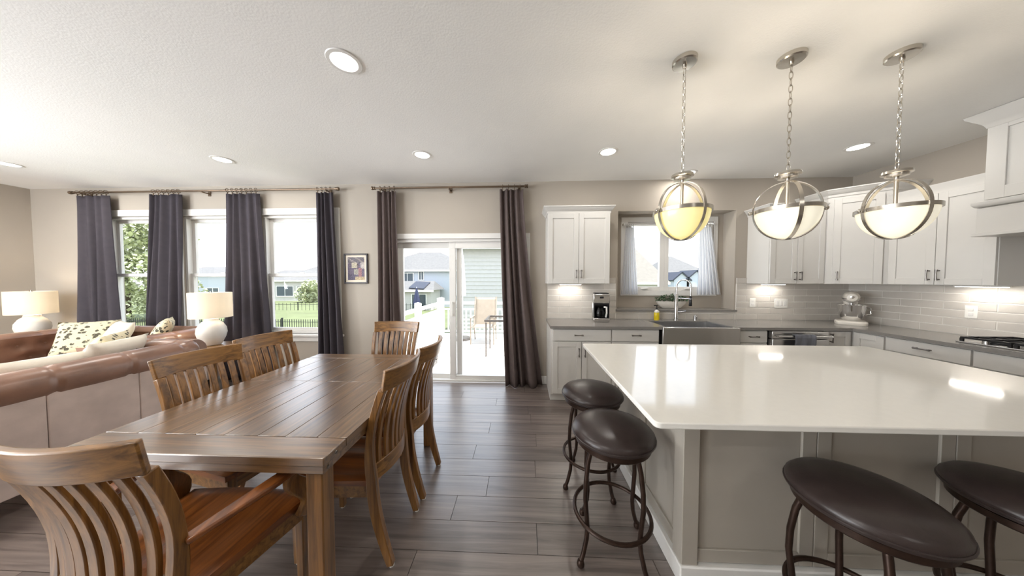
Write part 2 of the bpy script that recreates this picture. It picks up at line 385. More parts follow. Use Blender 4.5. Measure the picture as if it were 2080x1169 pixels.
# niche round the kitchen window
nw = (1.475, 2.655, 1.275, 2.235)
nb = holed(MB(), NX0, NX1, NZ0, NZ1, NY, NY + 0.1, [nw])
nb.box(NX0 - 0.1, NX0, W, NY + 0.1, NZ0 - 0.1, NZ1 + 0.1).box(NX1, NX1 + 0.1, W, NY + 0.1, NZ0 - 0.1, NZ1 + 0.1).box(NX0, NX1, W, NY + 0.1, NZ1, NZ1 + 0.1).box(NX0, NX1, W, NY + 0.1, NZ0 - 0.1, NZ0)
struct('wall_niche', nb, M['wall'])
st = part('niche_ledge', MB().box(NX0 - 0.02, NX1 + 0.02, W - 0.035, NY, NZ0 - 0.012, NZ0 + 0.012), M['counter'], None, bevel=0.002)
st.name = 'trim_1'; st['kind'] = 'structure'
for nm, bx in (('baseboard_left', (XL, XL + 0.015, YF, W, 0, 0.11)), ('baseboard_back', (XL, DX0 - 0.08, W - 0.015, W, 0, 0.11)), ('baseboard_right', (DX1 + 0.08, 0.335, W - 0.015, W, 0, 0.11))):
    struct(nm, MB().box(*bx), M['trim'], bevel=0.004)

def window_unit(name, x0, x1, z0, z1, y, single=True):
    """double-hung window in an opening: jambs, two sashes with panes"""
    f = 0.035
    w = struct(name, holed(MB(), x0, x1, z0, z1, y + 0.02, y + 0.13, [(x0 + f, x1 - f, z0 + f, z1 - f)]), M['trim'], bevel=0.003)
    zm = (z0 + z1) / 2 - 0.01
    for (a, b, yy) in ((z0 + f, zm + 0.03, y + 0.045), (zm - 0.02, z1 - f, y + 0.085)):
        s_ = 0.045
        sa = part('sash', holed(MB(), x0 + f, x1 - f, a, b, yy, yy + 0.035, [(x0 + f + s_, x1 - f - s_, a + s_, b - s_)]), M['trim'], w, bevel=0.003)
        part('pane', MB().box(x0 + f + s_ - 0.004, x1 - f - s_ + 0.004, yy + 0.014, yy + 0.019, a + s_ - 0.004, b - s_ + 0.004), M['glass'], sa, smooth=False)
    part('sash_lock', MB().box((x0 + x1) / 2 - 0.03, (x0 + x1) / 2 + 0.03, y + 0.045, y + 0.075, zm + 0.03, zm + 0.045), M['white_pl'], w, bevel=0.003)
    return w
for i, (a, b) in enumerate(WIN): window_unit('window_%d' % (i + 1), a, b, WZ0, WZ1, W)
# casing round the triple window
tb = holed(MB(), WIN[0][0] - 0.085, WIN[2][1] + 0.085, WZ0 - 0.0, WZ1 + 0.09, W - 0.018, W, [(a, b, WZ0 - 1, WZ1) for a, b in WIN])
struct('trim_2', tb, M['trim'], bevel=0.003)
ts = MB().box(WIN[0][0] - 0.11, WIN[2][1] + 0.11, W - 0.05, W + 0.03, WZ0 - 0.03, WZ0).box(WIN[0][0] - 0.085, WIN[2][1] + 0.085, W - 0.018, W, WZ0 - 0.105, WZ0 - 0.03)
struct('trim_3', ts, M['trim'], bevel=0.004)
# patio door
dm = (DX0 + DX1) / 2
dr = struct('door_1', holed(MB(), DX0, DX1, -0.0, DZ, W + 0.01, W + 0.15, [(DX0 + 0.03, DX1 - 0.03, 0.03, DZ - 0.04)]), M['trim'], bevel=0.003)
for (a, b, yy, hd) in ((DX0 + 0.03, dm + 0.03, W + 0.09, False), (dm - 0.13, DX1 - 0.03, W + 0.035, True)):
    s_ = 0.075 if not hd else 0.085
    pf = part('sliding_panel' if hd else 'fixed_panel', holed(MB(), a, b, 0.03, DZ - 0.04, yy, yy + 0.045, [(a + s_, b - s_, 0.03 + 0.055, DZ - 0.04 - s_)]), M['trim'], dr, bevel=0.003)
    part('pane', MB().box(a + s_ - 0.005, b - s_ + 0.005, yy + 0.02, yy + 0.026, 0.08, DZ - 0.11), M['glass'], pf, smooth=False)
    if hd: part('door_handle', MB().box(a + 0.03, a + 0.05, yy - 0.035, yy - 0.02, 0.92, 1.12).box(a + 0.034, a + 0.046, yy - 0.02, yy, 0.93, 0.95).box(a + 0.034, a + 0.046, yy - 0.02, yy, 1.09, 1.11), M['white_pl'], pf, bevel=0.003)
struct('trim_4', holed(MB(), DX0 - 0.075, DX1 + 0.075, 0, DZ + 0.07, W - 0.018, W, [(DX0, DX1, -1, DZ)]), M['trim'], bevel=0.003)
# kitchen casement pair
x0, x1, z0, z1 = nw
kw = struct('window_4', holed(MB(), x0 - 0.09, x1 + 0.05, z0 - 0.075, z1 + 0.065, NY - 0.016, NY, [(x0, x1, z0, z1)]), M['trim'], bevel=0.003)
xm = (x0 + x1) / 2 - 0.07
for a, b in ((x0, xm), (xm, x1)):
    sa = part('sash', holed(MB(), a, b, z0, z1, NY + 0.01, NY + 0.07, [(a + 0.06, b - 0.06, z0 + 0.05, z1 - 0.05)]), M['trim'], kw, bevel=0.003)
    part('pane', MB().box(a + 0.056, b - 0.056, NY + 0.035, NY + 0.04, z0 + 0.046, z1 - 0.046), M['glass'], sa, smooth=False)
    part('crank', MB().box((a + b) / 2 - 0.05, (a + b) / 2 + 0.05, NY - 0.02, NY + 0.01, z0 + 0.012, z0 + 0.028).tube([((a + b) / 2 + 0.03, NY - 0.02, z0 + 0.03), ((a + b) / 2 - 0.08, NY - 0.04, z0 + 0.02)], 0.006), M['white_pl'], kw)

# added unseen window behind the camera, made up to bring in fill light
for i, (a, b, c, d) in enumerate(wf_holes):
    f = 0.06
    w = struct('window_%d' % (i + 5), holed(MB(), a, b, c, d, YF - 0.12, YF - 0.03, [(a + f, (a + b) / 2 - 0.03, c + f, d - f), ((a + b) / 2 + 0.03, b - f, c + f, d - f)]), M['trim'])
    part('pane', MB().box(a + f, b - f, YF - 0.08, YF - 0.075, c + f, d - f), M['glass'], w, smooth=False)

for i, (a, b, c, d) in enumerate(wl_holes):  # unseen left-wall windows, added for the light they give
    f = 0.06; mr = Matrix.Translation((XL, 0, 0)) @ Matrix.Rotation(PI / 2, 4, 'Z')
    w = struct('window_%d' % (i + 6), holed(MB(), a, b, c, d, 0.03, 0.12, [(a + f, b - f, c + f, (c + d) / 2 - 0.03), (a + f, b - f, (c + d) / 2 + 0.03, d - f)]).xf(mr), M['trim'])
    part('pane', MB().box(a + f, b - f, 0.07, 0.075, c + f, d - f).xf(mr), M['glass'], w, smooth=False)

# backsplash tiles
def tile_mesh(w, h, d=0.009):
    e = 0.003
    return MB().add([(0, 0, 0), (w, 0, 0), (w, 0, h), (0, 0, h), (e, -d, e), (w - e, -d, e), (w - e, -d, h - e), (e, -d, h - e)],
                    [(4, 5, 6, 7), (0, 1, 5, 4), (1, 2, 6, 5), (2, 3, 7, 6), (3, 0, 4, 7)]).mesh('tile', False)
TILE_CACHE = {}
def tiles(areas, origin, rz, parent):
    TW, TH, G = 0.3048, 0.0762, 0.003
    mt = Matrix.Rotation(rz, 4, 'Z')
    for (a0, a1, z0, z1) in areas:
        z = 0.902; r = 0
        while z < z1 - 0.01:
            zb = min(z + TH, z1)
            if z >= z0 - 0.005 and zb - z > 0.012:
                x = 0.335 - 2 * TW + (TW / 2 if r % 2 else 0)
                while x < a1:
                    a, b = max(x, a0), min(x + TW, a1)
                    if b - a > 0.015:
                        k = (round(b - a - G, 3), round(zb - z - G, 3))
                        me = TILE_CACHE.get(k) or TILE_CACHE.setdefault(k, tile_mesh(*k))
                        p = mt @ Vector((a, 0, z)); 
                        put('tile', me, M['tile'], parent, loc=(origin[0] + p.x, origin[1] + p.y, p.z), rot=(0, 0, rz))
                    x += TW
            z += TH + G; r += 1
tiles([(0.335, NX0 - 0.02, 0.9, 1.377), (1.06, NX0 - 0.02, 1.377, 1.457), (NX0 - 0.02, NX1 + 0.02, 0.9, 1.006), (NX1 + 0.02, XR, 0.9, 1.377), (NX1 + 0.02, 2.945, 1.377, 1.457)], (0, W - 0.004), 0, wb)
part('grout', MB().box(0.335, NX0 - 0.02, W - 0.0095, W, 0.9, 1.375).box(NX0 - 0.02, NX1 + 0.02, W - 0.0095, W, 0.9, 1.006).box(NX1 + 0.02, XR, W - 0.0095, W, 0.9, 1.375), M['grout'], wb)
# right wall: local x runs from the corner towards the camera
tiles([(0.01, 1.9, 0.9, 1.377), (1.295, 2.24, 1.377, 1.77), (1.9, 2.24, 0.9, 1.377)], (XR - 0.004, W), -PI / 2, wr)
part('grout', MB().box(XR - 0.0095, XR, W - 1.9, W, 0.9, 1.375), M['grout'], wr)

# ---------------------------------------------------------------- cabinets
def shaker(mb, x0, x1, z0, z1, yf, t=0.02, s=0.058, slab=False):
    if slab:
        return mb.box(x0, x1, yf, yf + t, z0, z1)
    mb.box(x0, x0 + s, yf, yf + t, z0, z1).box(x1 - s, x1, yf, yf + t, z0, z1)
    mb.box(x0 + s, x1 - s, yf, yf + t, z0, z0 + s).box(x0 + s, x1 - s, yf, yf + t, z1 - s, z1)
    return mb.box(x0 + s, x1 - s, yf + 0.009, yf + t, z0 + s, z1 - s)

def pull(xc, zc, yf, vert, L=0.10):
    mb = MB(); h = L / 2
    d = (lambda s_, o: (xc, yf - o, zc + s_)) if vert else (lambda s_, o: (xc + s_, yf - o, zc))
    for e in (-h * 0.82, h * 0.82): mb.tube([d(e, -0.002), d(e, 0.024)], 0.006, 8)
    mb.tube([d(-h, 0.026), d(-h * 0.5, 0.029), d(0, 0.030), d(h * 0.5, 0.029), d(h, 0.026)], [0.009, 0.0055, 0.0048, 0.0055, 0.009], 8)
    return mb

def cabinet(name, label, cat, loc, rz, w, d, z0, z1, fronts, crown=None, toe=0.0, ends=()):
    t = thing(name, label, cat, loc, rz)
    b = MB().box(0, w, -d, 0, z0 + toe, z1)
    if toe: b.box(0, w, -d + 0.07, 0, z0, z0 + toe)
    part('body', b, M['cab'], t, bevel=0.002)
    for (knd, xa, xb, za, zb, hd) in fronts:
        o = part(knd, shaker(MB(), xa, xb, za, zb, -d - 0.02, slab=(knd == 'drawer')), M['cab'], t, bevel=0.0018)
        if hd: part('handle', pull(hd[0], hd[1], -d - 0.02, hd[2]), M['pewter'], o, label=None)
    if crown:
        rings = []
        for off, z in crown:
            ol, orr = (off if 'l' in ends else 0), (off if 'r' in ends else 0)
            rings.append([(-ol, 0, z), (-ol, -d - off, z), (w + orr, -d - off, z), (w + orr, 0, z)])
        part('crown_moulding', MB().rings(rings), M['cab'], t, bevel=0.002)
    return t

CROWN = lambda z: [(0.003, z), (0.008, z), (0.010, z + 0.028), (0.022, z + 0.034), (0.046, z + 0.072), (0.052, z + 0.074), (0.052, z + 0.086)]
UB, UT = 1.377, 2.245
UD = 0.31
w = 0.755
cabinet('wall_cabinet', 'white two-door wall cabinet above the coffee maker, left of the sink window', 'cabinet', (0.305, W - 0.001, 0), 0, w, UD, UB, UT,
        [('door', 0.004, w / 2 - 0.002, UB + 0.003, UT - 0.012, (w / 2 - 0.03, 1.495, True)), ('door', w / 2 + 0.002, w - 0.004, UB + 0.003, UT - 0.012, (w / 2 + 0.03, 1.495, True))], CROWN(UT - 0.01), ends='lr')
w = 0.622
cabinet('wall_cabinet', 'white two-door wall cabinet right of the sink window, with bluish lit side', 'cabinet', (2.935, W - 0.001, 0), 0, w, UD, UB, UT,
        [('door', 0.004, w / 2 - 0.002, UB + 0.003, UT - 0.012, (w / 2 - 0.03, 1.47, True)), ('door', w / 2 + 0.002, w - 0.004, UB + 0.003, UT - 0.012, (w / 2 + 0.03, 1.47, True))], CROWN(UT - 0.01), ends='l')
# tall diagonal corner cabinet
YC = 2.995
A, Bp = Vector((3.575, W - 0.34, 0)), Vector((3.90, YC, 0))
ct = thing('corner_cabinet', 'taller white corner wall cabinet with one angled door above the mixer', 'cabinet', (XR, W, 0))
poly = [(3.562, W - 0.001), (A.x - 0.013, A.y), (Bp.x, Bp.y), (XR - 0.001, Bp.y)]
TT = 2.385
pl = lambda p: [(x - XR, y_ - W) for x, y_ in p]
part('body', MB().prism(pl(poly + [(XR - 0.001, W - 0.001)]), UB, TT), M['cab'], ct, bevel=0.002)
dv = (Bp - A); L = dv.length; ang = math.atan2(dv.y, dv.x)
mt = Matrix.Translation((A.x - XR, A.y - W, 0)) @ Matrix.Rotation(ang, 4, 'Z')
dd = part('door', shaker(MB(), 0.035, L - 0.05, UB + 0.003, TT - 0.035, -0.021).xf(mt), M['cab'], ct, bevel=0.002)
part('handle', pull(0.068, 1.47, -0.021, True).xf(mt), M['pewter'], dd)
rings = []
c0, c1, c2, c3 = [Vector((x - XR, y_ - W, 0)) for x, y_ in poly]
nrm = Vector((math.sin(ang), -math.cos(ang), 0))
for off, z in CROWN(TT - 0.01):
    rings.append([(c0.x - off, c0.y, z), (c1.x - off, c1.y - off * 0.6, z), (c2.x - off * 0.6, c2.y - off, z), (c3.x, c3.y - off, z)])
part('crown_moulding', MB().rings(rings), M['cab'], ct, bevel=0.002)
w = YC - 0.005 - 2.34
cabinet('wall_cabinet', 'white two-door wall cabinet on the right wall beside the range hood', 'cabinet', (XR - 0.001, YC - 0.005, 0), -PI / 2, w, 0.33, UB, UT,
        [('door', 0.004, w / 2 - 0.002, UB + 0.003, UT - 0.012, (w / 2 - 0.03, 1.47, True)), ('door', w / 2 + 0.002, w - 0.004, UB + 0.003, UT - 0.012, (w / 2 + 0.03, 1.47, True))], CROWN(UT - 0.01)[:2] + [(0.01, UT + 0.02), (0.03, UT + 0.06), (0.035, UT + 0.075)])

# base cabinets along the back wall
BD, BT = 0.56, 0.868
def base(label, x0, x1, fronts):
    return cabinet('base_cabinet', label, 'cabinet', (x0, W - 0.001, 0), 0, x1 - x0, BD, 0, BT, fronts, None, 0.1)
w = 1.006 - 0.325
base('white base cabinet at the left end of the grey counter, one drawer over two doors', 0.325, 1.006,
     [('drawer', 0.018, w - 0.004, 0.728, 0.858, (0.31, 0.797, False)), ('door', 0.018, w / 2 + 0.004, 0.115, 0.718, (w / 2 - 0.026, 0.60, True)), ('door', w / 2 + 0.010, w - 0.004, 0.115, 0.718, (w / 2 + 0.042, 0.60, True))])
w = 1.543 - 1.008
base('white base cabinet with one drawer just left of the steel sink', 1.008, 1.543,
     [('drawer', 0.006, w - 0.012, 0.728, 0.858, (w / 2, 0.80, False)), ('door', 0.006, w - 0.012, 0.115, 0.718, (0.05, 0.62, True))])
w = 2.385 - 1.545
cabinet('base_cabinet', 'white sink base cabinet with two doors below the steel apron', 'cabinet', (1.545, W - 0.001, 0), 0, w, BD, 0, 0.636, [('door', 0.006, w / 2 - 0.002, 0.115, 0.625, (w / 2 - 0.04, 0.55, True)), ('door', w / 2 + 0.002, w - 0.006, 0.115, 0.625, (w / 2 + 0.04, 0.55, True))], None, 0.1)
w = 2.715 - 2.39
base('narrow white drawer base cabinet between the sink and the dishwasher', 2.39, 2.715,
     [('drawer', 0.022, w - 0.008, 0.728, 0.858, (w / 2, 0.797, False)), ('door', 0.022, w - 0.008, 0.115, 0.718, (0.06, 0.62, True))])
# corner base (L-shaped)
cb = thing('corner_base_cabinet', 'white corner base cabinet with two hinged doors meeting below the mixer', 'cabinet', (XR, W, 0))
XRF = 3.60
part('body', MB().prism(pl([(3.335, W - 0.001), (3.335, W - BD), (XRF + 0.02, W - BD), (XRF + 0.02, 2.775), (XR - 0.001, 2.775), (XR - 0.001, W - 0.001)]), 0.1, BT), M['cab'], cb)
d1 = part('door', shaker(MB(), 3.342 - XR, 3.592 - XR, 0.115, 0.858, -BD - 0.02), M['cab'], cb, bevel=0.002)
part('handle', pull(3.372 - XR, 0.79, -BD - 0.02, True), M['pewter'], d1)
mt = Matrix.Translation((XRF + 0.02 - XR, 3.035 - W, 0)) @ Matrix.Rotation(-PI / 2, 4, 'Z')
part('door', shaker(MB(), 0.004, 0.25, 0.115, 0.858, -0.02).xf(mt), M['cab'], cb, bevel=0.002)
def base_r(label, y0, y1, fronts):
    return cabinet('base_cabinet', label, 'cabinet', (XR - 0.001, y0, 0), -PI / 2, y0 - y1, XR - XRF - 0.02, 0, BT, fronts, None, 0.1)
w = 2.772 - 2.262
base_r('white base cabinet with wide drawers on the right wall, left of the cooktop', 2.772, 2.262, [('drawer', 0.006, w - 0.006, 0.735, 0.86, (w / 2, 0.805, False)), ('drawer', 0.006, w - 0.006, 0.43, 0.725, (w / 2, 0.58, False)), ('drawer', 0.006, w - 0.006, 0.115, 0.42, (w / 2, 0.27, False))])
w = 2.26 - 1.5
base_r('white base cabinet with plain panel front below the black cooktop', 2.26, 1.5, [('drawer', 0.006, w - 0.006, 0.735, 0.86, None), ('door', 0.006, w / 2 - 0.002, 0.115, 0.725, (w / 2 - 0.04, 0.62, True)), ('door', w / 2 + 0.002, w - 0.006, 0.115, 0.725, (w / 2 + 0.04, 0.62, True))])
# counter
CT0, CT1 = 0.870, 0.90
SX0, SX1, SY1 = 1.60, 2.345, 3.475
cm = MB()
cm.box(0.315, SX0, 3.015, W - 0.001, CT0, CT1).box(SX0, SX1, SY1, W - 0.001, CT0, CT1).box(SX1, 3.575, 3.015, W - 0.001, CT0, CT1).box(3.575, XR - 0.001, 1.4, W - 0.001, CT0, CT1)
tag(part('countertop', cm, M['counter'], None), 'L-shaped grey quartz countertop running under the sink window to the right wall', 'countertop')
# sink
sk = thing('farmhouse_sink', 'stainless steel apron-front sink set into the grey counter under the window', 'sink', ((SX0 + SX1) / 2, 3.2, 0.64))
o = lambda mb: mb.xf(Matrix.Translation((-(SX0 + SX1) / 2, -3.2, -0.64)))
part('apron', o(MB().box(1.55, 2.378, 2.985, 3.012, 0.645, 0.898).box(SX0 + 0.002, SX1 - 0.002, 3.012, 3.035, 0.645, 0.898)), M['steel'], sk, bevel=0.006)
part('basin', o(MB().box(SX0 + 0.002, SX0 + 0.012, 3.035, SY1 - 0.002, 0.68, 0.890).box(SX1 - 0.012, SX1 - 0.002, 3.035, SY1 - 0.002, 0.68, 0.890).box(SX0 + 0.002, SX1 - 0.002, SY1 - 0.012, SY1 - 0.002, 0.68, 0.890).box(SX0 + 0.002, SX1 - 0.002, 3.035, SY1 - 0.002, 0.665, 0.68)), M['basin'], sk)
part('drain', o(MB().lathe([(0.045, 0.681), (0.045, 0.684), (0.02, 0.683)], 20, ((SX0 + SX1) / 2, 3.27, 0))), M['chrome'], sk)
# faucet
fx, fy = 1.995, 3.535
fc = thing('faucet', 'tall stainless pull-down spring faucet behind the sink', 'faucet', (fx, fy, 0.90))
part('body', MB().lathe([(0.030, 0), (0.030, 0.012), (0.022, 0.016), (0.021, 0.34), (0.014, 0.35)], 16), M['steel'], fc)
arc = [(0, 0, 0.34)] + [(0.058 - 0.058 * math.cos(a), -0.055 + 0.055 * math.cos(a), 0.44 + 0.085 * math.sin(a)) for a in [PI * i / 12 for i in range(13)]] + [(0.112, -0.11, 0.32)]
part('spring_hose', MB().tube(arc, 0.010, 10), M['steel'], fc)
cm = MB(); n = 60
part('sprayer', MB().lathe([(0.011, 0.32), (0.013, 0.30), (0.016, 0.26), (0.019, 0.20), (0.017, 0.195)], 14, (0.112, -0.11, 0)), M['black'], fc)
part('support_arm', MB().tube([(0, 0, 0.285), (0.06, -0.06, 0.285), (0.112, -0.11, 0.285)], 0.006).torus((0.112, -0.11, 0.285), 0.018, 0.005, 16, 6), M['steel'], fc)
part('lever', MB().tube([(0.02, 0, 0.10), (0.075, 0, 0.105)], [0.014, 0.012], 12).tube([(0.07, 0, 0.105), (0.12, -0.01, 0.12)], [0.006, 0.005], 8), M['steel'], fc)
bt = part('air_switch', MB().lathe([(0.024, 0), (0.024, 0.05), (0.020, 0.055), (0.013, 0.056), (0.013, 0.068), (0, 0.068)], 18), M['steel'], None, loc=(2.245, 3.54, 0.90))
tag(bt, 'small round steel air switch button on the counter right of the faucet', 'air switch')
# soap bottle
sb = thing('soap_bottle', 'yellow dish soap bottle with black pump left of the faucet', 'bottle', (1.748, 3.535, 0.90))
part('bottle_body', MB().lathe([(0.030, 0), (0.033, 0.006), (0.033, 0.085), (0.030, 0.10)], 18), M['yellow'], sb)
part('label_band', MB().lathe([(0.030, 0.098), (0.030, 0.115), (0.014, 0.13), (0.012, 0.14)], 18), M['white_pl'], sb)
part('pump', MB().lathe([(0.014, 0.138), (0.014, 0.155), (0.006, 0.157), (0.006, 0.185)], 12).box(-0.035, 0.008, -0.006, 0.006, 0.183, 0.195), M['black'], sb)
# dishwasher
dw = thing('dishwasher', 'stainless steel dishwasher with bar handle right of the sink', 'dishwasher', (2.725, W - 0.02, 0))
part('body', MB().box(0.004, 0.600, -0.54, 0, 0.1, 0.866), M['black'], dw)
dp = part('door', MB().box(0.006, 0.598, -0.60, -0.54, 0.12, 0.775).box(0.006, 0.598, -0.595, -0.54, 0.78, 0.862), M['steel'], dw, bevel=0.006)
part('handle', MB().tube([(0.04, -0.60, 0.815), (0.04, -0.64, 0.815)], 0.008).tube([(0.56, -0.60, 0.815), (0.56, -0.64, 0.815)], 0.008).tube([(0.02, -0.645, 0.815), (0.58, -0.645, 0.815)], 0.012, 12), M['steel'], dp)
tw = MB().grid(lambda u, v: (2.90 + 0.21 * u + 0.004 * math.sin(v * 9), 2.934 - 0.004 * math.sin(u * 14) - (0.0 if v > 0.05 else 0.0), 0.832 - 0.34 * v), 14, 10)
tw.grid(lambda u, v: (2.90 + 0.21 * u, 2.934 + 0.036 * v, 0.832 + 0.006 * math.sin(v * PI)), 14, 3)
tag(part('dish_towel', tw, M['towel'], None, solid=0.005), 'grey and navy striped dish towel hanging on the dishwasher handle', 'towel')

# range hood
hd = thing('range_hood', 'white panelled wooden range hood with mantel ledge on the right wall', 'range hood', (XR - 0.001, 2.325, 0), -PI / 2)
HD = 0.63; hw = 0.95; hdp = 0.545
part('chimney', shaker(MB().box(0.03, hw - 0.03, -hdp + 0.02, 0, 2.04, 2.70), 0.03, hw - 0.03, 2.06, 2.68, -hdp, 0.02, 0.09), M['cab'], hd, bevel=0.002)
part('mantel_shelf', MB().rings([[(-o_, 0, z), (-o_, -hdp - o_, z), (hw + o_, -hdp - o_, z), (hw + o_, 0, z)] for o_, z in [(-0.01, 2.0), (0.01, 2.01), (0.02, 2.03), (0.02, 2.05)]]), M['cab'], hd, bevel=0.002)
part('skirt', MB().box(0.0, hw, -hdp, 0, 1.80, 2.0), M['cab'], hd, bevel=0.002)
part('skirt_trim', MB().box(-0.015, hw + 0.015, -hdp - 0.015, 0, 1.775, 1.80), M['cab'], hd, bevel=0.003)
part('crown_moulding', MB().rings([[(-o_ + 0.03, 0, z), (-o_ + 0.03, -hdp - o_, z), (hw + o_ - 0.03, -hdp - o_, z), (hw + o_ - 0.03, 0, z)] for o_, z in [(0.004, 2.62), (0.01, 2.64), (0.02, 2.66), (0.07, 2.72), (0.075, 2.738)]]), M['cab'], hd, bevel=0.002)
# cooktop
ck = thing('cooktop', 'black gas cooktop with cast iron grates on the right counter', 'cooktop', (3.90, 2.02, 0.90))
part('tray', MB().box(-0.22, 0.22, -0.38, 0.38, 0, 0.012), M['steel'], ck, bevel=0.004)
for k in range(3):
    y0 = -0.37 + 0.25 * k; g = MB()
    for a in (-0.2, -0.07, 0.07, 0.2): g.box(a - 0.006, a + 0.006, y0, y0 + 0.235, 0.036, 0.05)
    for b in (0.006, 0.117, 0.229): g.box(-0.2, 0.2, y0 + b - 0.006, y0 + b + 0.006, 0.036, 0.05)
    for a in (-0.2, 0.2):
        for b in (0.006, 0.229): g.box(a - 0.008, a + 0.008, y0 + b - 0.008, y0 + b + 0.008, 0.011, 0.04)
    part('grate', g, M['iron'], ck)
    for a in (-0.11, 0.11): part('burner', MB().lathe([(0.05, 0.012), (0.05, 0.022), (0.035, 0.026), (0.035, 0.032), (0, 0.033)], 18, (a, y0 + 0.118, 0)), M['iron'], ck)
    part('knob', MB().lathe([(0.018, 0.012), (0.017, 0.035), (0, 0.036)], 14, (-0.19, y0 + 0.118, 0)), M['steel'], ck)

# under-cabinet light bars
def light_bar(label, c, L, rz):
    t = thing('light_bar', label, 'light', c, rz, None)
    part('housing', MB().box(-L / 2, L / 2, -0.02, 0.02, -0.014, -0.001), M['white_pl'], t, bevel=0.002)
    part('lens', MB().box(-L / 2 + 0.006, L / 2 - 0.006, -0.014, 0.014, -0.018, -0.014), M['barglow'], t)
    light('bar_light', 'AREA', (c[0], c[1], c[2] - 0.022), BAR_W, SOFT, (0, 0, rz), shape='RECTANGLE', size=L, size_y=0.03)
light_bar('slim lit light bar under the wall cabinet above the coffee maker', (0.62, W - 0.12, UB), 0.28, 0)
light_bar('slim lit light bar under the wall cabinet right of the sink window', (3.17, W - 0.12, UB), 0.28, 0)
light_bar('slim lit light bar under the right-wall cabinet beside the hood', (XR - 0.12, 2.55, UB), 0.28, PI / 2)

# outlets
def plate(label, c, rz, gangs, kind):
    t = thing('wall_plate', label, 'outlet', c, rz)
    w = 0.072 + 0.046 * (gangs - 1)
    part('plate', MB().box(-w / 2, w / 2, -0.006, 0, -0.058, 0.058), M['white_pl'], t, bevel=0.002)
    for g in range(gangs):
        xc = (g - (gangs - 1) / 2) * 0.046
        if kind == 'socket':
            for zz in (-0.022, 0.022): part('socket', MB().box(xc - 0.015, xc + 0.015, -0.009, -0.005, zz - 0.014, zz + 0.014), M['trim'], t, bevel=0.002)
        else:
            part('switch', MB().box(xc - 0.016, xc + 0.016, -0.009, -0.005, -0.033, 0.033), M['trim'], t, bevel=0.002)
plate('white single outlet plate on the tile right of the sink window', (3.012, W - 0.012, 1.125), 0, 1, 'socket')
plate('wide white three-gang switch plate on the tile above the dishwasher', (3.37, W - 0.012, 1.118), 0, 3, 'switch')
plate('white outlet plate on the right wall tile beside the cooktop', (XR - 0.012, 2.66, 1.125), -PI / 2, 1, 'socket')

# coffee maker
cf = thing('coffee_maker', 'stainless and black drip coffee maker on the counter left of the sink', 'coffee maker', (0.985, 3.40, 0.90), R(-8))
part('housing', MB().box(-0.095, 0.095, -0.09, 0.10, 0, 0.05).box(-0.098, 0.098, 0.03, 0.10, 0.05, 0.24).box(-0.098, 0.098, -0.09, 0.10, 0.235, 0.35), M['steel'], cf, bevel=0.008)
part('cavity', MB().box(-0.088, 0.088, 0.02, 0.032, 0.052, 0.236).box(-0.09, -0.082, -0.085, 0.03, 0.052, 0.236).box(0.082, 0.09, -0.085, 0.03, 0.052, 0.236).box(-0.088, 0.088, -0.088, 0.03, 0.215, 0.236), M['black'], cf)
part('lid', MB().box(-0.085, 0.085, -0.08, 0.09, 0.35, 0.362), M['black'], cf, bevel=0.004)
cfr = part('carafe', MB().lathe([(0.055, 0.052), (0.066, 0.065), (0.068, 0.12), (0.055, 0.165), (0.050, 0.18)], 20, (-0.01, -0.035, 0)), M['carafe'], cf)
part('carafe_handle', MB().bar([(0.03, -0.09, 0.19), (0.05, -0.125, 0.19), (0.052, -0.13, 0.12), (0.045, -0.11, 0.07)], 0.016, 0.02, (1, 0, 0)), M['white_pl'], cfr)
part('display', MB().box(-0.022, 0.022, -0.094, -0.088, 0.295, 0.318), M['black'], cf)
for k in range(5): part('button', MB().lathe([(0.006, 0), (0.006, 0.004), (0, 0.005)], 10).xf(Matrix.Translation((-0.036 + 0.018 * k, -0.09, 0.268)) @ Matrix.Rotation(PI / 2, 4, 'X')), M['nickel'], cf)

# stand mixer
mxr = thing('stand_mixer', 'white stand mixer with shiny steel bowl in the counter corner', 'mixer', (3.93, 3.34, 0.90), R(-47))
part('base', MB().rings([[(0.125 * sx * math.copysign(abs(math.cos(a)) ** 0.6, math.cos(a)), -0.03 + 0.165 * sx * math.copysign(abs(math.sin(a)) ** 0.6, math.sin(a)), z) for a in [2 * PI * i / 24 for i in range(24)]] for sx, z in ((0.97, 0), (1, 0.008), (1, 0.03), (0.9, 0.042))]), M['white_cer'], mxr)
part('pedestal', MB().rings([[(rx * math.cos(a), 0.085 + ry * math.sin(a), z) for a in [2 * PI * i / 18 for i in range(18)]] for rx, ry, z in ((0.06, 0.05, 0.03), (0.05, 0.04, 0.1), (0.05, 0.04, 0.2), (0.058, 0.05, 0.26))]), M['white_cer'], mxr)
part('head', MB().rings([[(rr * 0.95 * math.cos(a), yy, 0.318 + rr * math.sin(a)) for a in [2 * PI * i / 18 for i in range(18)]] for rr, yy in ((0.015, -0.166), (0.042, -0.158), (0.058, -0.135), (0.068, -0.05), (0.072, 0.05), (0.066, 0.12), (0.04, 0.15), (0.01, 0.155))]), M['white_cer'], mxr)
part('trim_band', MB().rings([[(rr * 0.97 * math.cos(a), yy, 0.318 + rr * math.sin(a) * 0.16 - 0.018) for a in [2 * PI * i / 18 for i in range(18)]] for rr, yy in ((0.064, -0.15), (0.072, -0.13), (0.076, 0.0), (0.072, 0.12), (0.04, 0.15))]), M['pewter'], mxr)
part('hub_cap', MB().lathe([(0.016, 0), (0.016, 0.010), (0, 0.012)], 16).xf(Matrix.Translation((0, -0.162, 0.325)) @ Matrix.Rotation(PI / 2, 4, 'X')), M['chrome'], mxr)
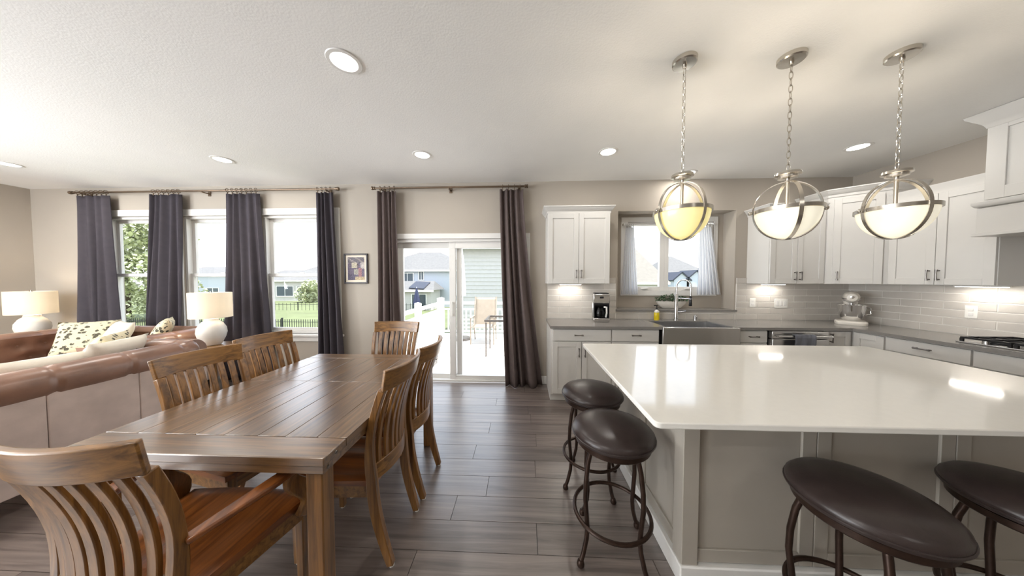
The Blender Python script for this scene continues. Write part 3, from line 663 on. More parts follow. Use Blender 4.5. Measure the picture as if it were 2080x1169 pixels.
bw = part('mixing_bowl', MB().lathe([(0.055, 0.044), (0.068, 0.055), (0.092, 0.10), (0.108, 0.16), (0.113, 0.225), (0.116, 0.232), (0.109, 0.229), (0.102, 0.16), (0.06, 0.07), (0.0, 0.062)], 28, (0, -0.05, 0)), M['chrome'], mxr)
part('bowl_handle', MB().tube([(0.112, -0.05, 0.215), (0.140, -0.05, 0.20), (0.140, -0.05, 0.13), (0.102, -0.05, 0.115)], 0.006), M['chrome'], bw)
part('beater_shaft', MB().lathe([(0.014, 0.10), (0.014, 0.25)], 10, (0, -0.05, 0)), M['steel'], mxr)

# planter on the niche ledge
pt = thing('planter', 'white boat-shaped planter of small green plants on the window ledge', 'planter', (2.045, 3.745, NZ0 + 0.012))
part('pot', MB().lathe([(0.10, 0), (0.13, 0.008), (0.185, 0.06), (0.205, 0.10), (0.198, 0.10), (0.17, 0.06), (0.0, 0.04)], 28, (0, 0, 0), 1.0, 0.40), M['white_cer'], pt)
part('soil', MB().lathe([(0.185, 0.078), (0.19, 0.088), (0, 0.095)], 24, (0, 0, 0), 1.0, 0.40), M['soil'], pt)
lf = MB()
for k in range(420):
    a = random.random() * 2 * PI; q = math.sqrt(random.random())
    c = Vector((0.225 * q * math.cos(a), 0.075 * q * math.sin(a) - 0.01, 0.10 + random.random() * 0.10 * (1.1 - q * 0.6)))
    s_ = 0.008 + random.random() * 0.009
    m_ = Matrix.Translation(c) @ Matrix.Rotation(random.random() * 6.3, 4, 'Z') @ Matrix.Rotation(random.uniform(-1.1, 1.1), 4, 'X')
    lf.add([m_ @ Vector(p) for p in ((0, -s_, 0), (s_ * 0.7, 0, 0.003), (0, s_, 0), (-s_ * 0.7, 0, 0.003))], [(0, 1, 2, 3)])
part('foliage', lf, M['leaf'], pt, kind='stuff', fixn=False)

# ---------------------------------------------------------------- kitchen island
IX0, IX1, IY0, IY1 = 0.492, 2.715, 0.988, 2.212
BX0, BX1, BY0, BY1 = 0.755, 2.69, 1.245, 2.19
il = thing('kitchen_island', 'large greige panelled kitchen island base under white quartz', 'kitchen island', (1.6, 1.7, 0))
oi_ = lambda mb: mb.xf(Matrix.Translation((-1.6, -1.7, 0)))
part('core', oi_(MB().box(BX0 + 0.02, BX1 - 0.02, BY0 + 0.02, BY1 - 0.02, 0.0, 0.874)), M['island'], il)
for a, b in ((BX0, 1.342), (1.346, 1.938), (1.942, BX1)):
    part('panel', oi_(shaker(MB(), a, b, 0.10, 0.874, BY0, 0.02, 0.062)), M['island'], il, bevel=0.0025)
mt = Matrix.Translation((BX0, BY1, 0)) @ Matrix.Rotation(-PI / 2, 4, 'Z')
for a, b in ((0.0, (BY1 - BY0) / 2 - 0.003), ((BY1 - BY0) / 2 + 0.003, BY1 - BY0)):
    part('panel', oi_(shaker(MB(), a, b, 0.10, 0.874, 0.0, 0.02, 0.07).xf(mt)), M['island'], il, bevel=0.0025)
part('corner_post', oi_(MB().box(BX0 - 0.012, BX0 + 0.062, BY0 - 0.012, BY0 + 0.062, 0.095, 0.874)), M['island'], il, bevel=0.003)
part('base_moulding', oi_(MB().box(BX0 - 0.022, BX1, BY0 - 0.022, BY1 + 0.005, 0.0, 0.095)), M['trim'], il, bevel=0.006)
part('back_panel', oi_(MB().box(BX0, BX1, BY1 - 0.018, BY1, 0.1, 0.874)), M['island'], il)
part('side_panel', oi_(MB().box(BX1 - 0.019, BX1, BY0 + 0.02, BY1 - 0.018, 0.1, 0.874)), M['island'], il)
def rrect(x0, x1, y0, y1, r, n=6):
    P = []
    for cx, cy, a0 in ((x1 - r, y1 - r, 0), (x0 + r, y1 - r, 90), (x0 + r, y0 + r, 180), (x1 - r, y0 + r, 270)):
        for i in range(n + 1):
            a = R(a0 + 90 * i / n); P.append((cx + r * math.cos(a), cy + r * math.sin(a)))
    return P
tag(part('island_countertop', MB().prism(rrect(IX0, IX1, IY0, IY1, 0.025), 0.876, 0.900), M['quartz'], None, bevel=0.004), 'large white quartz slab top on the kitchen island', 'countertop')

# ---------------------------------------------------------------- pendants
def pendant(label, x, bowlmat, rz):
    y_ = 1.674
    t = thing('pendant_light', label, 'pendant light', (x, y_, ZC), rz, 'pendant lights over the island')
    part('canopy', MB().lathe([(0.066, 0), (0.066, -0.022), (0.060, -0.028), (0.012, -0.030), (0.010, -0.05), (0.0, -0.05)], 28), M['nickel'], t)
    n = 16; ztop, zbot = -0.05, -0.665; h = (ztop - zbot) / n
    for k in range(n):
        zc_ = ztop - h * (k + 0.5); P = []
        for i in range(14):
            a = 2 * PI * i / 14; u, v = 0.0085 * math.cos(a), (h * 0.62) * math.sin(a)
            P.append((u, 0, zc_ + v) if k % 2 else (0, u, zc_ + v))
        part('chain_link', MB().tube(P, 0.0022, 6, True), M['nickel'], t)
    part('cap_disk', MB().lathe([(0.008, -0.66), (0.012, -0.672), (0.058, -0.676), (0.060, -0.690), (0.045, -0.694), (0.045, -0.706), (0.010, -0.710), (0.010, -0.745)], 26), M['nickel'], t)
    RX, RZ, zc_ = 0.152, 0.172, -0.90
    part('stem', MB().lathe([(0.009, -0.745), (0.009, -0.895), (0.03, -0.9)], 12), M['nickel'], t)
    part('bowl', MB().lathe([(0.147 * math.cos(a), zc_ - 0.166 * math.sin(a)) for a in [PI / 2 * i / 12 for i in range(13)]] , 36), bowlmat, t)
    part('rim_ring', MB().rings([[( r_ * math.cos(2 * PI * j / 40), r_ * math.sin(2 * PI * j / 40), zc_ + z) for j in range(40)] for r_, z in ((0.148, -0.010), (0.156, -0.010), (0.156, 0.012), (0.148, 0.012))], closed=True), M['nickel'], t)
    for k in range(2):
        P = []; 
        for i in range(48):
            a = 2 * PI * i / 48; u, v = (RX + 0.006) * math.cos(a), RZ * math.sin(a)
            P.append((u, 0, zc_ + v) if k == 0 else (0, u, zc_ + v))
        part('hoop', MB().sweep(P, [(-0.009, -0.002), (0.009, -0.002), (0.009, 0.002), (-0.009, 0.002)], (0, 1, 0) if k == 0 else (1, 0, 0), True), M['nickel'], t)
    for s in (-1, 1): part('knob', MB().ell((s * 0.172, 0, zc_), 0.011, 0.011, 0.013, 12, 8).tube([(s * 0.155, 0, zc_), (s * 0.17, 0, zc_)], 0.006), M['nickel'], t)
    for k in range(2): part('bulb', MB().lathe([(0.008, -0.02), (0.012, 0.0), (0.022, 0.035), (0.018, 0.055), (0, 0.065)], 12, (0.05 - 0.1 * k, 0, zc_ - 0.05)), M['glow'], t)
    light('pendant_bulb', 'SPOT', (x, y_, ZC + zc_ + 0.02), PENDANT_W, WARM, (PI, 0, 0), shadow_soft_size=0.05, spot_size=R(150), spot_blend=0.8)
pendant('globe pendant light with yellow glowing bowl, leftmost over the island', 0.966, M['bowl_y'], R(14))
pendant('globe pendant light with white bowl, middle of the three over the island', 1.580, M['bowl_w'], R(-22))
pendant('globe pendant light with white bowl, rightmost over the island', 2.195, M['bowl_w'], R(-8))

# ---------------------------------------------------------------- recessed lights
def can(label, x, y_, k=1.0):
    t = thing('recessed_light', label, 'ceiling light', (x, y_, ZC), 0, 'recessed ceiling lights')
    part('trim_ring', MB().rings([[(r_ * math.cos(2 * PI * j / 28), r_ * math.sin(2 * PI * j / 28), z) for j in range(28)] for r_, z in ((0.098, -0.001), (0.094, -0.006), (0.074, -0.007), (0.070, -0.001))], closed=True), M['trim'], t)
    part('lens', MB().lathe([(0.071, -0.002), (0.070, -0.004), (0, -0.0045)], 28), M['glow'], t)
    light('can_light', 'AREA', (x, y_, ZC - 0.010), CAN_W * k, SOFT, (0, 0, 0), shape='DISK', size=0.13)
can('recessed ceiling light nearest the camera, above the dining table', -1.075, 1.6)
can('recessed ceiling light in the left corner above the sofas', -5.85, 2.83, 2.0)
can('recessed ceiling light in front of the triple window', -3.285, 2.82, 1.6)
can('recessed ceiling light in front of the patio door', -1.06, 2.80)
can('recessed ceiling light in front of the coffee maker cabinet', 0.873, 2.81)
can('recessed ceiling light near the right corner cabinet', 3.31, 2.81)
can('recessed ceiling light just above the sink window, behind the first pendant', 2.033, 3.40)
can('recessed ceiling light behind the camera over the hall', -3.3, -1.2, 3.0)  # this and the following cans are added out of view to brighten the room
can('recessed ceiling light behind the camera over the kitchen', 1.6, -1.2)
can('recessed ceiling light behind the camera over the living room', -5.9, -0.2, 3.0)
can('recessed ceiling light over the near sofa, outside the left picture edge', -5.85, 1.3, 3.0)
can('recessed ceiling light between the sofa and the table, outside the left picture edge', -3.4, 0.5, 3.0)
can('recessed ceiling light above the hall left of the camera', -1.2, -0.6, 3.0)

# ---------------------------------------------------------------- dining table
TX0, TX1, TY0, TY1, TZ = -1.835, -0.745, 0.945, 2.31, 0.76
tb = thing('dining_table', 'rustic oak plank dining table with breadboard ends and square legs', 'table', (-1.29, 1.62, 0))
ot = lambda mb: mb.xf(Matrix.Translation((1.29, -1.62, 0)))
g = 0.0012; TT0 = TZ - 0.035
YB0, YM, YB1 = TY0 + 0.13, 1.68, TY1 - 0.13
part('breadboard_end', ot(MB().box(TX0, TX1, TY0, YB0 - g, TT0, TZ)), M['tablex'], tb, bevel=0.004)
part('breadboard_end', ot(MB().box(TX0, TX1, YB1 + g, TY1, TT0, TZ)), M['tablex'], tb, bevel=0.004)
ws = [0.15, 0.125, 0.14, 0.13, 0.15, 0.125, 0.14, 0.13]
for (ya, yb) in ((YB0 + g, YM - g), (YM + g, YB1 - g)):
    x = TX0
    for q in ws:
        part('plank', ot(MB().box(x + (g if x > TX0 else 0), x + q - g, ya, yb, TT0, TZ - 0.0004)), M['table'], tb, bevel=0.0015); x += q
part('apron', ot(holed_h := MB().box(TX0 + 0.008, TX1 - 0.008, TY0 + 0.008, TY0 + 0.033, TT0 - 0.034, TT0).box(TX0 + 0.008, TX1 - 0.008, TY1 - 0.033, TY1 - 0.008, TT0 - 0.034, TT0).box(TX0 + 0.008, TX0 + 0.033, TY0 + 0.033, TY1 - 0.033, TT0 - 0.034, TT0).box(TX1 - 0.033, TX1 - 0.008, TY0 + 0.033, TY1 - 0.033, TT0 - 0.034, TT0)), M['tablex'], tb, bevel=0.003)
LG = 0.066
for lx in (TX0 + 0.04, TX1 - 0.04 - LG):
    for ly in (TY0 + 0.04, TY1 - 0.04 - LG):
        part('leg', ot(MB().box(lx, lx + LG, ly, ly + LG, 0, TT0)), M['chair'], tb, bevel=0.005)
for yy in (TY0 + 0.065, YB1 + 0.065): part('bolt', ot(MB().lathe([(0.007, 0), (0.006, 0.004), (0, 0.005)], 10).xf(Matrix.Translation((TX1, yy, TZ - 0.018)) @ Matrix.Rotation(PI / 2, 4, 'Y'))), M['pewter'], tb)
part('bolt', ot(MB().lathe([(0.007, 0), (0.006, 0.004), (0, 0.005)], 10).xf(Matrix.Translation((TX1 - 0.008, TY0 + 0.03, TT0 - 0.018)) @ Matrix.Rotation(PI / 2, 4, 'Y'))), M['pewter'], tb)

# ---------------------------------------------------------------- dining chairs
CH = 1.0
def yback(z):   # rear profile of post/slats; seat rear at y=-0.20, chair faces +y
    if z < 0.44: q = z / 0.44; return -0.275 + 0.085 * math.sin(q * PI / 2)
    q = (z - 0.44) / (CH - 0.44); return -0.19 + 0.030 * math.sin(q * PI) - 0.11 * q ** 1.5
def make_chair(name, label, arms=False):
    wt = 0.185 if not arms else 0.215
    t = thing(name, label, 'chair', (0, 0, 0), 0, 'oak slat-back dining chairs')
    hw = lambda z: 0.158 + (wt - 0.158) * (z / CH)          # half spacing of posts
    SAG = 0.045; wf = 0.195 if not arms else 0.285; wr_ = wf - 0.02 if not arms else 0.205
    for s in (-1, 1):
        P = [(s * hw(z), yback(z), z) for z in [0.006 + (CH - 0.104 - 0.006) * i / 22 for i in range(23)]]
        sc = [(1, 0.75 + 0.35 * math.sin(PI * min(1, i / 16))) for i in range(23)]
        rl = part('rear_post', MB().bar(P, 0.032, 0.045, (1, 0, 0), sc), M['chair'], t, bevel=0.004)
        part('glide', MB().lathe([(0.013, 0), (0.013, 0.007)], 12, (s * hw(0), yback(0), 0)), M['white_pl'], rl)
        fl_ = part('front_leg', MB().bar([(s * (wf - 0.03), 0.20, 0.006), (s * (wf - 0.03), 0.20, 0.43)], 0.04, 0.04, (1, 0, 0), [0.75, 1]), M['chair'], t, bevel=0.004)
        part('glide', MB().lathe([(0.012, 0), (0.012, 0.007)], 12, (s * (wf - 0.03), 0.20, 0)), M['white_pl'], fl_)
    arc = lambda u, z: (u * hw(z), yback(z) - SAG * (1 - u * u), z)
    # top rail: curved board
    ue = 1 + 0.016 / wt
    P = [arc(-ue + 2 * ue * i / 16, CH - 0.054) for i in range(17)]
    sc = [(1.0, 1) for i in range(17)]
    part('top_rail', MB().bar(P, 0.108, 0.021, (0, -0.24, 1), sc), M['chairx'], t, bevel=0.005)
    P = [arc(-0.92 + 1.84 * i / 12, 0.475) for i in range(13)]
    part('lower_rail', MB().bar(P, 0.085, 0.022, (0, 0, 1)), M['chairx'], t, bevel=0.003)
    for k in range(7):
        u = -0.75 + 1.5 * k / 6
        P = [arc(u, 0.50 + (CH - 0.10 - 0.50) * i / 14) for i in range(15)]
        part('slat', MB().bar(P, 0.03 if not arms else 0.034, 0.016, (1, 0, 0)), M['chair'], t, bevel=0.003)
    # saddle seat
    def top(x, y_): return 0.452 - 0.012 * math.exp(-((abs(x) - 0.10) / 0.07) ** 2) * (0.5 + 0.5 * math.cos(max(-1, min(1, y_ / 0.24)) * PI * 0.9)) 
    nu, nv = 16, 14
    sp = lambda u, v: ((-1 + 2 * u) * (wr_ + (wf - wr_) * v), -0.205 + 0.445 * v - 0.02 * (2 * u - 1) ** 2 * v)
    mb = MB(); up = []; 
    for j in range(nv + 1):
        for i in range(nu + 1):
            x, y_ = sp(i / nu, j / nv); edge = i in (0, nu) or j in (0, nv)
            up.append((x, y_, top(x, y_) - (0.008 if edge else 0)))
    lo = [(x, y_, 0.415) for x, y_, z in up]; nn = len(up); wv = nu + 1
    fs = [(j * wv + i, j * wv + i + 1, (j + 1) * wv + i + 1, (j + 1) * wv + i) for j in range(nv) for i in range(nu)]
    fs += [tuple(nn + k for k in f[::-1]) for f in fs]
    loop = list(range(0, wv)) + [j * wv + nu for j in range(1, nv + 1)] + [nv * wv + i for i in range(nu - 1, -1, -1)] + [j * wv for j in range(nv - 1, 0, -1)]
    fs += [(loop[k], loop[k - 1], nn + loop[k - 1], nn + loop[k]) for k in range(len(loop))]
    part('seat', mb.add(up + lo, fs), M['chairy'], t)
    part('seat_apron', MB().box(-wf + 0.012, wf - 0.012, 0.19, 0.21, 0.35, 0.414).bar([(-wr_ + 0.02, -0.19, 0.382), (-wf + 0.022, 0.19, 0.382)], 0.064, 0.022, (0, 0, 1)).bar([(wr_ - 0.02, -0.19, 0.382), (wf - 0.022, 0.19, 0.382)], 0.064, 0.022, (0, 0, 1)), M['chairx'], t, bevel=0.002)
    if arms:
        for s in (-1, 1):
            P = [(s * (0.205 + 0.105 * math.sin(PI / 2 * min(1.25, q * 1.35))), -0.175 + 0.41 * q, 0.612 + 0.02 * math.sin(q * PI) + 0.022 * q) for q in [i / 12 for i in range(13)]]
            sc = [(0.62 + 0.5 * math.sin(PI * min(1, 0.05 + q / 12 * 0.75)), 0.9) for q in range(13)]
            part('armrest', MB().bar(P, 0.052, 0.024, (1, 0, 0), sc), M['chairy'], t, bevel=0.006)
            P = [(s * (0.292 + 0.012 * math.sin(q * 2 * PI)), 0.15 + 0.035 * math.sin(q * 1.6 * PI), 0.40 + 0.215 * q) for q in [i / 10 for i in range(11)]]
            part('arm_post', MB().bar(P, 0.026, 0.055, (1, 0, 0), [(1, 0.9 + 0.4 * math.sin(PI * i / 10)) for i in range(11)]), M['chair'], t, bevel=0.005)
    return t
c1 = make_chair('dining_armchair', 'oak dining armchair in the near left foreground, seen from behind at the table end', True)
c1.location = (-1.262, 0.94, 0); c1.rotation_euler = (0, 0, 0)
dup(c1, 'oak dining armchair at the far table end, in front of the patio door curtain', (-1.28, 2.36, 0), R(180))
c2 = make_chair('dining_chair', 'oak slat-back side chair on the left of the table, nearer the camera')
c2.location = (-1.665, 1.465, 0); c2.rotation_euler = (0, 0, R(-100))
dup(c2, 'oak slat-back side chair on the left of the table, nearer the windows', (-1.74, 1.94, 0), R(-100))
dup(c2, 'oak slat-back side chair on the right of the table, nearer the camera', (-0.93, 1.42, 0), R(90))
dup(c2, 'oak slat-back side chair on the right of the table, nearer the patio door', (-0.92, 1.825, 0), R(90))

# ---------------------------------------------------------------- bar stools
def make_stool(label):
    t = thing('bar_stool', label, 'stool', (0, 0, 0), 0, 'round swivel bar stools')
    r = 0.206; z0 = 0.600
    part('seat_cushion', MB().lathe([(r - 0.02, z0), (r - 0.004, z0 + 0.008), (r, z0 + 0.026), (r - 0.002, z0 + 0.040), (r - 0.018, z0 + 0.056), (r - 0.06, z0 + 0.070), (r - 0.12, z0 + 0.078), (0, z0 + 0.082)], 48), M['vinyl'], t)
    part('piping', MB().torus((0, 0, z0 + 0.022), r + 0.0005, 0.004, 48, 6), M['vinyl'], t)
    part('seat_ring', MB().lathe([(r - 0.06, z0 - 0.03), (r - 0.022, z0 - 0.03), (r - 0.018, z0 - 0.025), (r - 0.018, z0 - 0.002), (r - 0.06, z0 - 0.001)], 40), M['bronze'], t)
    part('swivel_plate', MB().lathe([(0.09, z0 - 0.045), (0.09, z0 - 0.03)], 24), M['bronze'], t)
    for k in range(4):
        a = PI / 4 + k * PI / 2
        prof = [(0.150, 0.578), (0.172, 0.505), (0.185, 0.415), (0.188, 0.33), (0.178, 0.24), (0.172, 0.18), (0.178, 0.12), (0.198, 0.055), (0.214, 0.02)]
        lg = part('leg', MB().tube([(q * math.cos(a), q * math.sin(a), z) for q, z in prof], 0.0115, 10), M['bronze'], t)
        part('foot_cap', MB().lathe([(0.017, 0), (0.019, 0.008), (0.016, 0.024), (0.011, 0.03)], 12, (0.216 * math.cos(a), 0.216 * math.sin(a), 0)), M['bronze'], lg)
    part('foot_rest', MB().torus((0, 0, 0.195), 0.192, 0.010, 48, 8), M['bronze'], t)
    return t
s1 = make_stool('dark round bar stool at the left side of the island, nearer the camera')
s1.location = (0.476, 1.41, 0); s1.rotation_euler = (0, 0, R(-14))
dup(s1, 'dark round bar stool at the left side of the island, nearer the sink wall', (0.49, 1.88, 0), R(-20))
dup(s1, 'brown round bar stool in front of the island, next to its left corner', (1.25, 1.0, 0), R(12))
dup(s1, 'brown round bar stool in front of the island, cut by the right picture edge', (1.865, 1.003, 0), R(14))

# ---------------------------------------------------------------- drapes and rods
def drape(label, xt0, xt1, xb0, xb1, y_, zt, zb, folds, m, seed, amp=0.042, bow=0.0):
    rn = random.Random(seed); ph = rn.random() * 6
    t = thing('drape', label, 'curtain', ((xt0 + xt1) / 2, y_, 0))
    cx = (xt0 + xt1) / 2
    fr = [rn.uniform(0.8, 1.25) for _ in range(4)]
    def fn(u, v):
        e = v ** 1.3
        x = (xt0 + (xt1 - xt0) * u) * (1 - e) + (xb0 + (xb1 - xb0) * u) * e - cx
        x += bow * math.sin(v * PI) * u
        w_ = u * folds * 2 * PI
        wp = w_ + ph + 0.9 * math.sin(w_ * 0.31 + ph * 2) + 0.6 * math.sin(2.5 * v + ph + u * 3)
        yy = amp * (0.5 + 0.75 * v) * (math.sin(wp) * 0.8 + 0.22 * math.sin(2 * wp + 1) + 0.4 * math.sin(w_ * 0.43 * fr[0] + 2.2 * v * fr[1]))
        x += 0.012 * math.cos(w_ + ph) * (0.3 + v)
        return (x, yy - 0.0, zt + (zb - zt) * v + 0.006 * math.sin(w_) * (1 - v) )
    part('cloth', MB().grid(fn, 72, 30), m, t, solid=0.004, fixn=False)
    k = max(4, int(round((xt1 - xt0) / 0.07)))
    for i in range(k):
        x = xt0 + (xt1 - xt0) * (i + 0.5) / k - cx
        part('ring', MB().torus((x, 0, zt + 0.045), 0.024, 0.0035, 16, 6, 'x').box(x - 0.004, x + 0.004, -0.004, 0.004, zt - 0.012, zt + 0.022), M['rod'], t)
    return t
YD, ZT = 3.53, 2.605
drape('dark charcoal drape at the far left of the triple window', -6.30, -5.80, -6.40, -5.74, YD, ZT, 0.02, 4, M['drape'], 1)
drape('dark charcoal drape between the first and second windows', -5.17, -4.73, -5.42, -4.84, YD, ZT, 0.02, 4, M['drape'], 2)
drape('grey drape between the second and third windows, behind the table lamp', -4.09, -3.615, -4.29, -3.47, YD, ZT, 0.02, 5, M['drape'], 3)
drape('narrow dark drape at the right end of the triple window', -2.81, -2.57, -2.87, -2.44, YD, ZT, 0.02, 4, M['drape'], 4)
drape('narrow plum-grey drape at the left of the patio door', -1.945, -1.69, -1.96, -1.60, YD, ZT, 0.02, 4, M['drapeb'], 5)
drape('taupe drape at the right of the patio door, trailing on the floor', -0.305, -0.0, -0.23, 0.265, YD, ZT, 0.004, 4, M['drapeb'], 6, 0.055)
def rod(label, x0, x1, br):
    t = thing('curtain_rod', label, 'curtain rod', ((x0 + x1) / 2, YD, 2.65)); c = (x0 + x1) / 2
    part('pole', MB().tube([(x0 - c, 0, 0), (x1 - c, 0, 0)], 0.0125, 14), M['rod'], t)
    for s, x in ((-1, x0 - c), (1, x1 - c)):
        part('finial', MB().lathe([(0.013, 0), (0.021, 0.003), (0.021, 0.018), (0.014, 0.022), (0.024, 0.03), (0.024, 0.045), (0, 0.05)], 18).xf(Matrix.Translation((x, 0, 0)) @ Matrix.Rotation(s * PI / 2, 4, 'Y')), M['rod'], t)
    for x in br: part('bracket', MB().box(x - c - 0.008, x - c + 0.008, -0.015, W - YD - 0.001, -0.026, -0.012).box(x - c - 0.02, x - c + 0.02, W - YD - 0.008, W - YD - 0.001, -0.05, 0.02), M['rod'], t, bevel=0.002)
rod('long bronze curtain rod above the triple window', -6.33, -2.53, (-6.2, -4.42, -2.66))
rod('short bronze curtain rod above the patio door', -1.98, 0.02, (-1.9, -0.98, -0.05))
# cafe curtains
def cafe(label, xt0, xt1, xb0, xb1, seed):
    rn = random.Random(seed); ph = rn.random() * 6; cx = (xt0 + xt1) / 2
    t = thing('cafe_curtain', label, 'curtain', (cx, 3.775, 0))
    mb = MB(); nu, nv = 60, 16
    def fn(u, v):
        x = (xt0 + (xt1 - xt0) * u) * (1 - v) + (xb0 + (xb1 - xb0) * u) * v - cx
        return (x, 0.016 * math.sin(u * 6 * 2 * PI + ph) * (0.6 + 0.5 * v), 2.150 - 0.93 * v)
    mb.grid(fn, nu, nv); me = mb.mesh('cloth', True, False)
    uvl = me.uv_layers.new(name='UVMap')
    for p in me.polygons:
        for li in p.loop_indices:
            vi = me.loops[li].vertex_index; uvl.data[li].uv = ((vi % (nu + 1)) / nu, (vi // (nu + 1)) / nv)
    put('cloth', me, M['cafe'], t)
    for i in range(4):
        x = xt0 + (xt1 - xt0) * (i + 0.5) / 4 - cx
        part('clip_ring', MB().torus((x, 0, 2.178), 0.016, 0.0025, 14, 6, 'x').box(x - 0.004, x + 0.004, -0.003, 0.003, 2.14, 2.163), M['pewter'], t)
cafe('narrow striped cafe curtain at the left of the sink window', 1.43, 1.54, 1.38, 1.61, 11)
cafe('wider striped cafe curtain at the right of the sink window', 2.42, 2.58, 2.42, 2.73, 12)
t = thing('cafe_rod', 'thin white curtain rod across the sink window', 'curtain rod', (2.0, 3.775, 2.19))
part('pole', MB().tube([(-0.60, 0, 0), (0.61, 0, 0)], 0.009, 12), M['chrome'], t)
for x in (-0.60, 0.61): part('bracket', MB().box(x - 0.008, x + 0.008, -0.012, NY - 3.775 - 0.017, -0.014, 0.014), M['chrome'], t)

# ---------------------------------------------------------------- framed picture
pf = thing('framed_picture', 'small dark-framed print hanging between the windows and the patio door', 'picture', (-2.315, W - 0.001, 1.58))
pw, ph_ = 0.168, 0.208
part('frame', holed(MB(), -pw, pw, -ph_, ph_, -0.022, 0, [(-pw + 0.02, pw - 0.02, -ph_ + 0.02, ph_ - 0.02)]), M['frame_d'], pf, bevel=0.003)
part('mat_board', MB().box(-pw + 0.02, pw - 0.02, -0.008, -0.002, -ph_ + 0.02, ph_ - 0.02), M['mat_board'], pf)
nu, nv = 30, 42; mb = MB().grid(lambda u, v: (-0.118 + 0.236 * u, -0.0095, -0.158 + 0.316 * v), nu, nv); me = mb.mesh('print', False, False)
ca = me.color_attributes.new('ink', 'FLOAT_COLOR', 'CORNER'); rn = random.Random(3)
for p in me.polygons:
    i = p.index % nu; j = p.index // nu; u, v = i / nu, j / nv
    c = (112, 102, 120)
    if v > 0.72: c = (150, 142, 140) if (u + v * 2.2) % 0.5 < 0.16 else (110, 104, 112)
    if 0.2 < u < 0.55 and 0.5 < v < 0.74: c = (186, 178, 158)
    if u > 0.76 and 0.48 < v < 0.74: c = (188, 180, 176)
    if 0.34 < u < 0.62 and 0.22 < v < 0.46: c = (160, 156, 146)
    if 0.62 < u < 0.82 and 0.13 < v < 0.52: c = (158, 118, 122)
    if 0.56 < u < 0.66 and 0.48 < v < 0.66: c = (108, 92, 104)
    if 0.55 < u < 0.63 and 0.64 < v < 0.70: c = (62, 54, 58)
    if v < 0.22 and u < 0.5: c = (98, 92, 112)
    if v < 0.13 and u > 0.4: c = (190, 172, 140)
    k = rn.uniform(0.8, 1.15); q = srgb(*[min(255, x * k) for x in c])
    for li in p.loop_indices: ca.data[li].color = q
pm = mat('picture_print', (1, 1, 1, 1), 0.7); an = pm.node_tree.nodes.new('ShaderNodeVertexColor'); an.layer_name = 'ink'
pm.node_tree.links.new(an.outputs[0], pm.node_tree.nodes['Principled BSDF'].inputs['Base Color'])
put('print', me, pm, pf)

